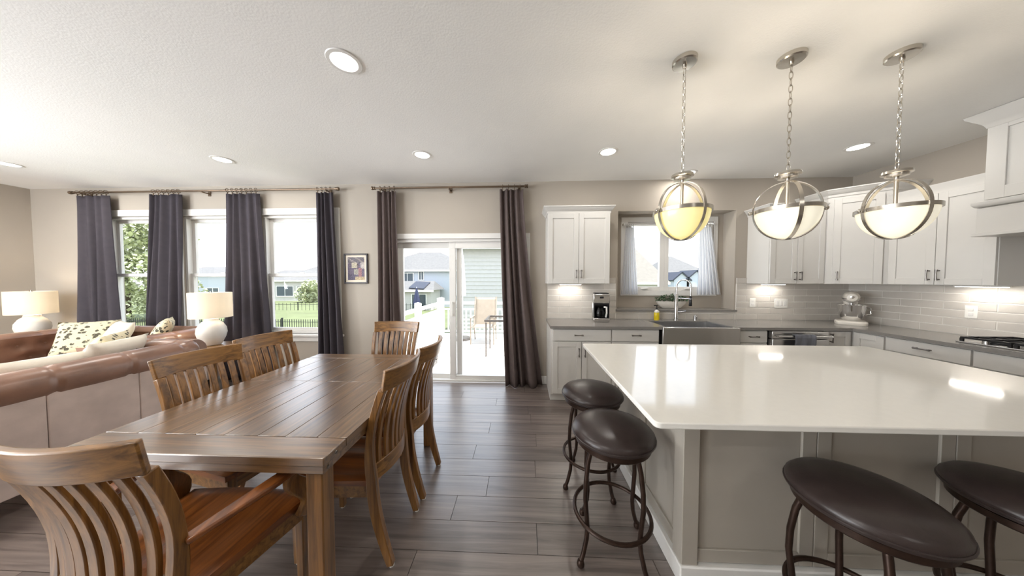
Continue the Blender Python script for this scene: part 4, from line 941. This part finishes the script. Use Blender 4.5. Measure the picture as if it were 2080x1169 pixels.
# ---------------------------------------------------------------- sofas
def chesterfield(label, loc, rz, L, D, nb, seams, zr=0.69):
    t = thing('leather_sofa', label, 'sofa', loc, rz)
    h = L / 2; rr = 0.105; th = 0.19
    part('base', MB().box(-h + 0.03, h - 0.03, -D + 0.03, -0.03, 0.12, 0.36), M['leather'], t, bevel=0.02)
    # outer back panels with seams between them
    for a, b in zip(seams, seams[1:]):
        part('back_panel', MB().box(a + 0.0015, b - 0.0015, -0.05, -0.012, 0.13, zr - 0.03), M['leatherd'], t, bevel=0.006)
    for s in (-1, 1): part('side_panel', MB().box(s * (h - 0.012) - (0.04 if s > 0 else 0), s * (h - 0.012) + (0 if s > 0 else 0.04), -D + 0.02, -0.055, 0.13, zr - 0.03), M['leatherd'], t, bevel=0.006)
    def roll(pts, marks, n=18):
        P = [Vector(p) for p in pts]; LL = (P[1] - P[0]).length; N = max(20, int(LL / 0.015)); Q = []; rs = []
        for i in range(N + 1):
            s_ = i / N; Q.append(P[0].lerp(P[1], s_))
            k = 1 - sum(0.11 * math.exp(-((s_ * LL - m_) / 0.009) ** 2) for m_ in marks) + 0.014 * sum(math.exp(-((s_ * LL - m_ - 0.15) / 0.08) ** 2) for m_ in marks)
            if i in (0, N): k *= 0.93
            rs.append(rr * k)
        return MB().tube(Q, rs, n)
    part('back_roll', roll([(-h + 0.10, -0.085, zr), (h - 0.10, -0.085, zr)], [0.1 + 0.33 * i for i in range(int(L / 0.33))]), M['leather'], t)
    for m_ in [0.1 + 0.33 * i for i in range(int(L / 0.33))]:
        part('button', MB().ell((-h + 0.10 + m_, -0.085 - 0.082, zr + 0.05), 0.011, 0.011, 0.011, 8, 5), M['leather'], t)
    for s in (-1, 1):
        for m_ in [0.12 + 0.28 * i for i in range(int(D / 0.28))]:
            part('button', MB().ell((s * (h - 0.085 - 0.082), -0.06 - m_, zr + 0.05), 0.011, 0.011, 0.011, 8, 5), M['leather'], t)
        ar = part('arm_roll', roll([(s * (h - 0.085), -0.06, zr), (s * (h - 0.085), -D, zr)], [0.12 + 0.28 * i for i in range(int(D / 0.28))]), M['leather'], t)
        part('scroll_front', MB().lathe([(0.10, 0), (0.10, 0.012), (0.085, 0.018), (0.03, 0.014), (0, 0.02)], 24).xf(Matrix.Translation((s * (h - 0.085), -D, zr)) @ Matrix.Rotation(PI / 2, 4, 'X')), M['leather'], ar)
        part('arm_front', MB().box(s * (h - 0.085) - 0.075, s * (h - 0.085) + 0.075, -D + 0.002, -D + 0.04, 0.13, zr - 0.05), M['leather'], t, bevel=0.012)
    # tufted inner faces
    def tuft(px, n, z0, z1, rows=2):
        B = [((k + (0.5 if r_ % 2 else 0) + 0.25) / (n + 0.5), (r_ + 0.6) / (rows + 0.3)) for r_ in range(rows) for k in range(n)]
        def fn(u, v):
            d = min(((u - a) * n * 1.1) ** 2 + ((v - b) * rows * 1.1) ** 2 for a, b in B)
            bul = 0.045 * (1 - math.exp(-d * 5))
            return px(u, z0 + (z1 - z0) * v, bul + 0.05 * math.sin(v * PI / 2) * v)
        return fn, B
    zb, zt_ = 0.44, zr + 0.065
    def backp(u, z, o_): return ((-h + 0.19) + (L - 0.38) * u, -0.185 - o_, z)
    fn, B = tuft(backp, nb, zb, zt_); part('tufted_back', MB().grid(fn, nb * 8, 16), M['leather'], t, fixn=False)
    for a, b in B: part('button', MB().ell(tuple(fn(a, b)), 0.011, 0.008, 0.011, 8, 5), M['leather'], t)
    na = 3
    for s in (-1, 1):
        def armp(u, z, o_, s=s): return (s * (h - 0.185 - o_), -0.16 - (D - 0.18) * u, z)
        fn, B = tuft(armp, na, zb, zt_); part('tufted_arm', MB().grid(fn, na * 8, 16), M['leather'], t, fixn=False)
        for a, b in B: part('button', MB().ell(tuple(fn(a, b)), 0.008, 0.011, 0.011, 8, 5), M['leather'], t)
        part('foot', MB().lathe([(0.025, 0), (0.035, 0.02), (0.03, 0.05), (0.04, 0.125)], 14, (s * (h - 0.1), -0.1, 0)).lathe([(0.025, 0), (0.035, 0.02), (0.03, 0.05), (0.04, 0.125)], 14, (s * (h - 0.1), -D + 0.09, 0)), M['black'], t)
    k = 2; cw = (L - 0.40) / k
    for i in range(k):
        a = -h + 0.20 + cw * i
        part('seat_cushion', MB().box(a + 0.003, a + cw - 0.003, -D + 0.0, -0.19, 0.36, 0.50), M['leather'], t, bevel=0.03)
    return t
chesterfield('brown leather sofa with its smooth back towards the dining table', (-3.02, 1.36, 0), -PI / 2, 2.16, 0.93, 6, [-1.05, -0.60, -0.19, 0.35, 1.05], 0.765)
chesterfield('brown tufted leather sofa standing along the triple window', (-4.99, 3.40, 0), 0, 1.88, 0.80, 5, [-0.9, -0.3, 0.3, 0.9], 0.71)

def pillow(label, c, size, rot, m, th=0.14):
    mb = MB(); n = 14
    def sh(sg):
        def fn(u, v):
            a, b = 2 * u - 1, 2 * v - 1
            pin = 1 - 0.07 * (1 - a * a) * (b * b) ; pin2 = 1 - 0.07 * (1 - b * b) * (a * a)
            hgt = max(0, (1 - a ** 4) * (1 - b ** 4)) ** 0.6
            return (a * size / 2 * pin2, b * size / 2 * pin, sg * th / 2 * hgt)
        return fn
    mb.grid(sh(1), n, n); mb.grid(sh(-1), n, n)
    me = mb.mesh('throw_pillow', True, True, 60)
    bm = bmesh.new(); bm.from_mesh(me); bmesh.ops.remove_doubles(bm, verts=bm.verts, dist=1e-5); bmesh.ops.recalc_face_normals(bm, faces=bm.faces); bm.to_mesh(me); bm.free(); me.shade_smooth()
    return tag(put('throw_pillow', me, m, None, loc=c, rot=rot), label, 'pillow', 'throw pillows on the sofas')
pillow('patterned floral throw pillow against the left arm of the window sofa', (-5.28, 2.98, 0.72), 0.45, (R(62), 0, R(38)), M['floral'])
pillow('cream throw pillow leaning in front of the floral one on the window sofa', (-4.92, 2.98, 0.70), 0.48, (R(64), 0, R(-20)), M['cream'])
pillow('floral throw pillow at the right arm of the window sofa', (-4.44, 3.05, 0.74), 0.46, (R(66), 0, R(-40)), M['floral'])
pillow('cream throw pillow on the near sofa, at its far arm beside the window sofa', (-3.45, 2.05, 0.73), 0.46, (R(66), 0, R(-70)), M['cream'])
pillow('pale throw pillow with dark sprigs standing behind the cream one on the near sofa', (-3.72, 2.18, 0.76), 0.42, (R(66), 0, R(-50)), M['floral'])
pillow('cream throw pillow on the near sofa, nearest the left picture edge', (-3.44, 1.74, 0.705), 0.42, (R(64), 0, R(-95)), M['cream'])

# ---------------------------------------------------------------- lamps and end tables
def lamp(label, x, y_, zt, tlabel):
    e = thing('end_table', tlabel, 'table', (x, y_, 0))
    part('top', MB().lathe([(0.20, zt - 0.025), (0.20, zt - 0.0005)], 32), M['chairx'], e, bevel=0.004)
    part('pedestal', MB().lathe([(0.16, 0), (0.15, 0.03), (0.035, 0.06), (0.03, zt - 0.05), (0.06, zt - 0.025)], 24), M['chair'], e)
    t = thing('table_lamp', label, 'lamp', (x, y_, zt))
    part('lamp_base', MB().lathe([(0.070, 0.0), (0.085, 0.01), (0.122, 0.10), (0.134, 0.155), (0.128, 0.21), (0.098, 0.268), (0.066, 0.298), (0.062, 0.322), (0.052, 0.328)], 32), M['white_cer'], t)
    part('lamp_neck', MB().lathe([(0.02, 0.325), (0.02, 0.345), (0.008, 0.35), (0.008, 0.635), (0.014, 0.64), (0, 0.662)], 12), M['nickel'], t)
    sh = MB(); sh.rings([[(r_ * math.cos(2 * PI * j / 40), r_ * math.sin(2 * PI * j / 40), z) for j in range(40)] for r_, z in ((0.180, 0.338), (0.186, 0.338), (0.186, 0.640), (0.180, 0.640))], closed=True)
    part('lamp_shade', sh, M['shade'], t)
    part('shade_spider', MB().tube([(-0.181, 0, 0.63), (0.181, 0, 0.63)], 0.003).tube([(0, -0.181, 0.63), (0, 0.181, 0.63)], 0.003), M['nickel'], t)
    part('bulb', MB().ell((0, 0, 0.46), 0.03, 0.03, 0.04), M['glow'], t)
    light('lamp_bulb', 'POINT', (x, y_, zt + 0.47), LAMP_W, WARM, shadow_soft_size=0.04)
M['shade'] = fabric('linen_lamp_shade', srgb(244, 238, 226), 0.45, var=0.02)
lamp('white ceramic table lamp with lit drum shade, in the left corner', -6.60, 3.30, 0.63, 'round wooden end table in the left corner, mostly behind the sofa')
lamp('white ceramic table lamp with lit drum shade, in front of the drape beside the sofas', -3.80, 3.08, 0.63, 'round wooden end table between the sofas and the third window')

# ---------------------------------------------------------------- outdoors
gr = struct('ground', MB().box(-120, 90, W + 0.3, 160, -2.4, -2.2), M['lawn'])
lawn = MB().grid(lambda u, v: (-90 + 110 * u, 4.0 + 60 * v, -1.15 - 0.6 * math.sin(v * 3) * (1 if v > 0.05 else 0) + 0.02 * math.sin(u * 40)), 20, 14)
struct('lawn', lawn, M['lawn'])
dk = struct('deck', MB().box(-2.5, 4.5, W + 0.17, 7.75, -0.30, -0.15), M['deck'])
def railing(label, p0, p1, nposts):
    p0, p1 = Vector(p0), Vector(p1); d = (p1 - p0); L = d.length; rz = math.atan2(d.y, d.x)
    t = thing('deck_railing', label, 'railing', (p0.x, p0.y, -0.15), rz)
    part('top_rail', MB().box(0, L, -0.045, 0.045, 0.90, 0.94).box(0, L, -0.02, 0.02, 0.86, 0.90), M['rail'], t, bevel=0.005)
    part('middle_rail', MB().box(0, L, -0.02, 0.02, 0.70, 0.75), M['rail'], t)
    part('bottom_rail', MB().box(0, L, -0.02, 0.02, 0.06, 0.11), M['rail'], t)
    me = MB().box(-0.018, 0.018, -0.018, 0.018, 0.10, 0.71).mesh('baluster', False)
    n = int(L / 0.13)
    for i in range(n): put('baluster', me, M['rail'], t, loc=((i + 0.5) * L / n, 0, 0))
    for i in range(nposts):
        x = L * i / (nposts - 1)
        part('post', MB().box(x - 0.06, x + 0.06, -0.06, 0.06, 0, 1.02).lathe([(0.085, 1.02), (0.085, 1.04), (0.0, 1.07)], 4, (x, 0, 0)), M['rail'], t, bevel=0.004)
railing('white deck railing running away from the house on the left of the deck', (-2.35, 4.3, 0), (-2.35, 7.42, 0), 3)
railing('white deck railing along the far edge of the deck', (-2.35, 7.6, 0), (4.3, 7.6, 0), 4)
# sling chair
sc_ = thing('patio_chair', 'beige sling patio chair facing the house on the deck', 'chair', (-0.98, 6.55, -0.15), R(0))
part('sling', MB().grid(lambda u, v: (-0.26 + 0.52 * u, -0.20 + 0.45 * min(1, v * 2) + (0.22 * max(0, v * 2 - 1)), 0.42 - 0.03 * math.sin(min(1, v * 2) * PI) + 0.68 * max(0, v * 2 - 1)), 6, 20), M['sling'], sc_, solid=0.012, fixn=False)
for s in (-1, 1):
    part('side_frame', MB().tube([(s * 0.28, -0.22, 0.42), (s * 0.28, 0.24, 0.41), (s * 0.28, 0.47, 1.12)], 0.016).tube([(s * 0.28, -0.22, 0.64), (s * 0.28, 0.30, 0.64)], 0.018).tube([(s * 0.28, -0.2, 0.64), (s * 0.28, -0.2, 0.0)], 0.014).tube([(s * 0.28, 0.24, 0.41), (s * 0.28, 0.40, 0.0)], 0.014), M['sling'], sc_)
pt_ = thing('patio_table', 'glass-topped metal patio table on the deck, partly behind the taupe drape', 'table', (-0.42, 5.7, -0.15))
part('top_frame', holed(MB(), -0.36, 0.36, -0.36, 0.36, -0.035, 0, [(-0.32, 0.32, -0.32, 0.32)]).xf(Matrix.Translation((0, 0, 0.72)) @ Matrix.Rotation(-PI / 2, 4, 'X')), M['pewter'], pt_)
part('glass_top', MB().box(-0.33, 0.33, -0.33, 0.33, 0.712, 0.720), M['glass'], pt_)
for sx in (-1, 1):
    for sy in (-1, 1): part('leg', MB().tube([(sx * 0.33, sy * 0.33, 0.70), (sx * 0.33, sy * 0.33, 0.0)], 0.017), M['pewter'], pt_)
# closed white patio umbrella by the door
um = thing('patio_umbrella', 'closed white patio umbrella standing on the deck behind the door stile', 'umbrella', (-1.62, 6.9, -0.15))
part('pole', MB().tube([(0, 0, 0.0), (0, 0, 2.45)], 0.02), M['rail'], um)
part('canopy', MB().rings([[(r_ * (1 + 0.22 * math.cos(6 * a)) * math.cos(a), r_ * (1 + 0.22 * math.cos(6 * a)) * math.sin(a), z) for a in [2 * PI * i / 36 for i in range(36)]] for r_, z in ((0.10, 1.15), (0.11, 1.3), (0.09, 1.7), (0.07, 2.1), (0.03, 2.42))]), M['rail'], um)
part('base', MB().lathe([(0.25, 0), (0.24, 0.06), (0.04, 0.09)], 20), M['pewter'], um)
# fences
def fence(label, x0, x1, y_, z0, h, sp):
    t = thing('metal_fence', label, 'fence', ((x0 + x1) / 2, y_, z0)); L = x1 - x0
    part('rail', MB().box(-L / 2, L / 2, -0.015, 0.015, h - 0.16, h - 0.13).box(-L / 2, L / 2, -0.015, 0.015, 0.1, 0.13), M['fence'], t)
    k = MB(); n = int(L / sp)
    for i in range(n): x = -L / 2 + (i + 0.5) * sp; k.box(x - 0.011, x + 0.011, -0.011, 0.011, 0.02, h)
    part('picket', k, M['fence'], t, kind='stuff', smooth=False)
    n = max(2, int(L / 2.4))
    for i in range(n + 1): x = -L / 2 + L * i / n; part('post', MB().box(x - 0.035, x + 0.035, -0.035, 0.035, 0, h + 0.08), M['fence'], t)
fence('black metal picket fence crossing the near lawn', -30, -6, 14.0, -1.85, 1.1, 0.13)
fence('thin dark fence across the farther lawn', -45, -8, 26.0, -2.2, 1.25, 0.4)

def house(label, x, y_, z, rz, w, d, eave, rise, wall, roof, hip, wins, lap=False, name='house', door=None):
    t = thing(name, label, 'house', (x, y_, z), rz)
    hwd, hd_ = w / 2, d / 2
    if lap:
        m = MB(); n = int(eave / 0.18)
        for i in range(n):
            a, b = eave * i / n, eave * (i + 1) / n
            m.add([(-hwd, -hd_ - 0.025, a), (hwd, -hd_ - 0.025, a), (hwd, -hd_ - 0.002, b), (-hwd, -hd_ - 0.002, b), (-hwd, -hd_, a), (hwd, -hd_, a)], [(0, 1, 2, 3), (4, 5, 1, 0)])
        part('lap_siding', m, wall, t, kind='stuff', smooth=False, fixn=False)
        for s in (-1, 1): part('corner_board', MB().box(s * hwd - 0.08, s * hwd + 0.08, -hd_ - 0.04, -hd_ + 0.1, 0, eave), M['rail'], t)
    part('walls', MB().box(-hwd, hwd, -hd_, hd_, 0, eave), wall, t)
    ov = 0.4
    a, b = hwd + ov, hd_ + ov
    if hip == 'gable_front':
        rp = [(-a, -b, eave), (a, -b, eave), (a, b, eave), (-a, b, eave), (0, -b, eave + rise), (0, b, eave + rise)]
        rf = [(0, 4, 5, 3), (1, 2, 5, 4), (0, 1, 4), (2, 3, 5), (0, 3, 2, 1)]
    else:
        q = hip
        rp = [(-a, -b, eave), (a, -b, eave), (a, b, eave), (-a, b, eave), (-a + q, 0, eave + rise), (a - q, 0, eave + rise)]
        rf = [(0, 1, 5, 4), (1, 2, 5), (2, 3, 4, 5), (3, 0, 4), (0, 3, 2, 1)]
    part('roof', MB().add(rp, rf), roof, t, smooth=False)
    part('fascia', MB().box(-a, a, -b - 0.02, -b + 0.05, eave - 0.18, eave + 0.02), M['rail'], t)
    for (wx, wz, ww, wh) in wins:
        fo = part('window', holed(MB(), wx - ww / 2 - 0.08, wx + ww / 2 + 0.08, wz - 0.08, wz + wh + 0.08, -hd_ - 0.09, -hd_ + 0.02, [(wx - ww / 2, wx - 0.03, wz, wz + wh), (wx + 0.03, wx + ww / 2, wz, wz + wh)]), M['rail'], t, smooth=False)
        part('pane', MB().box(wx - ww / 2, wx + ww / 2, -hd_ - 0.04, -hd_ - 0.02, wz, wz + wh), M['housewin'], fo, smooth=False)
    return t
house('grey lap-sided neighbouring house right behind the deck', 0.9, 16.0, -2.2, 0, 7.6, 7.0, 5.2, 1.6, M['siding'], M['shingle'], 2.5, [], True)
hL = house('pale blue two-storey house seen through the left door pane', -12.0, 34.0, -3.6, R(0), 12.0, 8.0, 6.1, 2.4, M['bsiding'], M['shingle'], 5.0, [(-4.6, 4.3, 1.5, 1.0), (-1.2, 4.5, 1.3, 1.2), (0.4, 5.0, 0.5, 0.9)])
hW = house('low white porch wing with patio doors in front of the pale blue house', -12.4, 28.0, -3.2, 0, 6.2, 3.0, 3.55, 0.9, M['wsiding'], M['shingle'], 0.5, [(-0.3, 1.2, 1.0, 1.9), (1.9, 1.2, 1.4, 1.9)])
part('dark_roof_panel', MB().bar([(1.7, -1.75, 3.72), (1.9, -0.35, 4.36)], 1.6, 0.08, (1, 0, 0)), M['darkroof'], hW)
nu_ = thing('garden_umbrella', 'closed navy garden umbrella by the white porch wing', 'umbrella', (-10.35, 25.5, -1.9))
part('canopy', MB().rings([[(r_ * (1 + 0.15 * math.cos(6 * a)) * math.cos(a), r_ * (1 + 0.15 * math.cos(6 * a)) * math.sin(a), z) for a in [2 * PI * i / 24 for i in range(24)]] for r_, z in ((0.32, 0.9), (0.28, 1.3), (0.14, 2.1), (0.04, 2.5))]), M['umb'], nu_)
part('pole', MB().tube([(0, 0, 0), (0, 0, 2.6)], 0.03), M['rail'], nu_)
house('white house with dark porch windows seen through the third window', -35.5, 41.0, -2.9, R(8), 9.5, 7.0, 4.2, 1.6, M['wsiding'], M['shingle'], 3.0, [(-2.6, 1.9, 2.0, 1.4), (0.2, 1.9, 2.2, 1.4), (2.9, 1.9, 2.0, 1.4)])
house('large grey-roofed house behind the white porch house', -33.5, 54.0, -2.5, 0, 18.0, 10.0, 5.2, 3.4, M['bsiding'], M['shingle'], 7.0, [(-5, 3.4, 1.4, 1.2), (4, 3.4, 1.4, 1.2)])
house('pale house seen through the second window', -49.0, 42.0, -2.4, R(5), 13.0, 8.0, 4.6, 1.3, M['bsiding'], M['shingle'], 4.0, [(-3.0, 3.2, 0.9, 0.8), (2, 1.2, 1.6, 1.3)])
house('tan-roofed house seen through the left sink window pane', 8.0, 26.0, -2.4, R(0), 6.6, 8.0, 3.6, 3.6, M['wsiding'], M['tanroof'], 1.4, [])
hR = house('blue-grey house with two dark gables seen through the right sink window pane', 20.4, 38.0, -2.4, 0, 9.0, 9.0, 3.4, 3.6, M['bsiding'], M['shingle'], 4.6, [])
for gx, gw in ((-1.9, 1.7), (-0.2, 2.2)):
    g0 = 3.85; gz = g0 + gw * 0.42
    part('gable_dormer', MB().add([(gx - gw / 2, -6.2, g0 - 1.9), (gx + gw / 2, -6.2, g0 - 1.9), (gx + gw / 2, -6.2, g0), (gx, -6.2, gz), (gx - gw / 2, -6.2, g0), (gx - gw / 2, -3.0, g0 - 1.9), (gx + gw / 2, -3.0, g0 - 1.9), (gx + gw / 2, -3.0, g0), (gx, -3.0, gz), (gx - gw / 2, -3.0, g0)],
         [(0, 1, 2, 3, 4), (9, 8, 7, 6, 5), (0, 4, 9, 5), (1, 6, 7, 2), (2, 7, 8, 3), (3, 8, 9, 4), (0, 5, 6, 1)]), M['bsiding'], hR, smooth=False)
    for s_ in (-1, 1):
        part('gable_roof', MB().bar([(gx + s_ * (gw / 2 + 0.25), -4.7, g0 - 0.16), (gx, -4.7, gz + 0.1)], 3.3, 0.14, (0, 1, 0)), M['darkroof'], hR, smooth=False)

def tree(name, label, x, y_, z, h, rx, seed, n, lsz, m, trunk=True, cat='tree'):
    rn = random.Random(seed); t = thing(name, label, cat, (x, y_, z), 0)
    if trunk: part('trunk', MB().tube([(0, 0, 0), (0.1, 0, h * 0.3), (0, 0.1, h * 0.6)], [0.22, 0.16, 0.08], 8), M['bark'], t)
    lf = MB()
    lobes = [(Vector((rn.uniform(-1, 1) * rx * 0.6, rn.uniform(-1, 1) * rx * 0.6, h * (0.2 if trunk else 0.4) + rn.random() * h * 0.65)), rx * rn.uniform(0.35, 0.6)) for _ in range(12)]
    for k in range(n):
        c, r_ = lobes[k % len(lobes)]; d = Vector((rn.gauss(0, 1), rn.gauss(0, 1), rn.gauss(0, 1))).normalized()
        p = c + d * r_ * rn.uniform(0.75, 1.0); p.z = max(p.z, 0.15)
        m_ = Matrix.Translation(p) @ Matrix.Rotation(rn.random() * 6.3, 4, 'Z') @ Matrix.Rotation(rn.uniform(-1.2, 1.2), 4, 'X')
        s_ = lsz * rn.uniform(0.6, 1.3)
        lf.add([m_ @ Vector(q) for q in ((0, -s_, 0), (s_ * 0.7, 0, 0.1 * s_), (0, s_, 0), (-s_ * 0.7, 0, 0.1 * s_))], [(0, 1, 2, 3)])
    part('foliage', lf, m, t, kind='stuff', fixn=False)
tree('leafy_tree', 'tall leafy tree filling the first window', -28.6, 18.0, -2.0, 9.0, 3.9, 5, 14000, 0.15, M['treeleaf'])
tree('garden_shrub', 'rounded shrub on the lawn right of the white porch house', -29.5, 36.0, -2.6, 3.4, 1.7, 7, 2200, 0.16, M['treeleaf'], False, 'shrub')
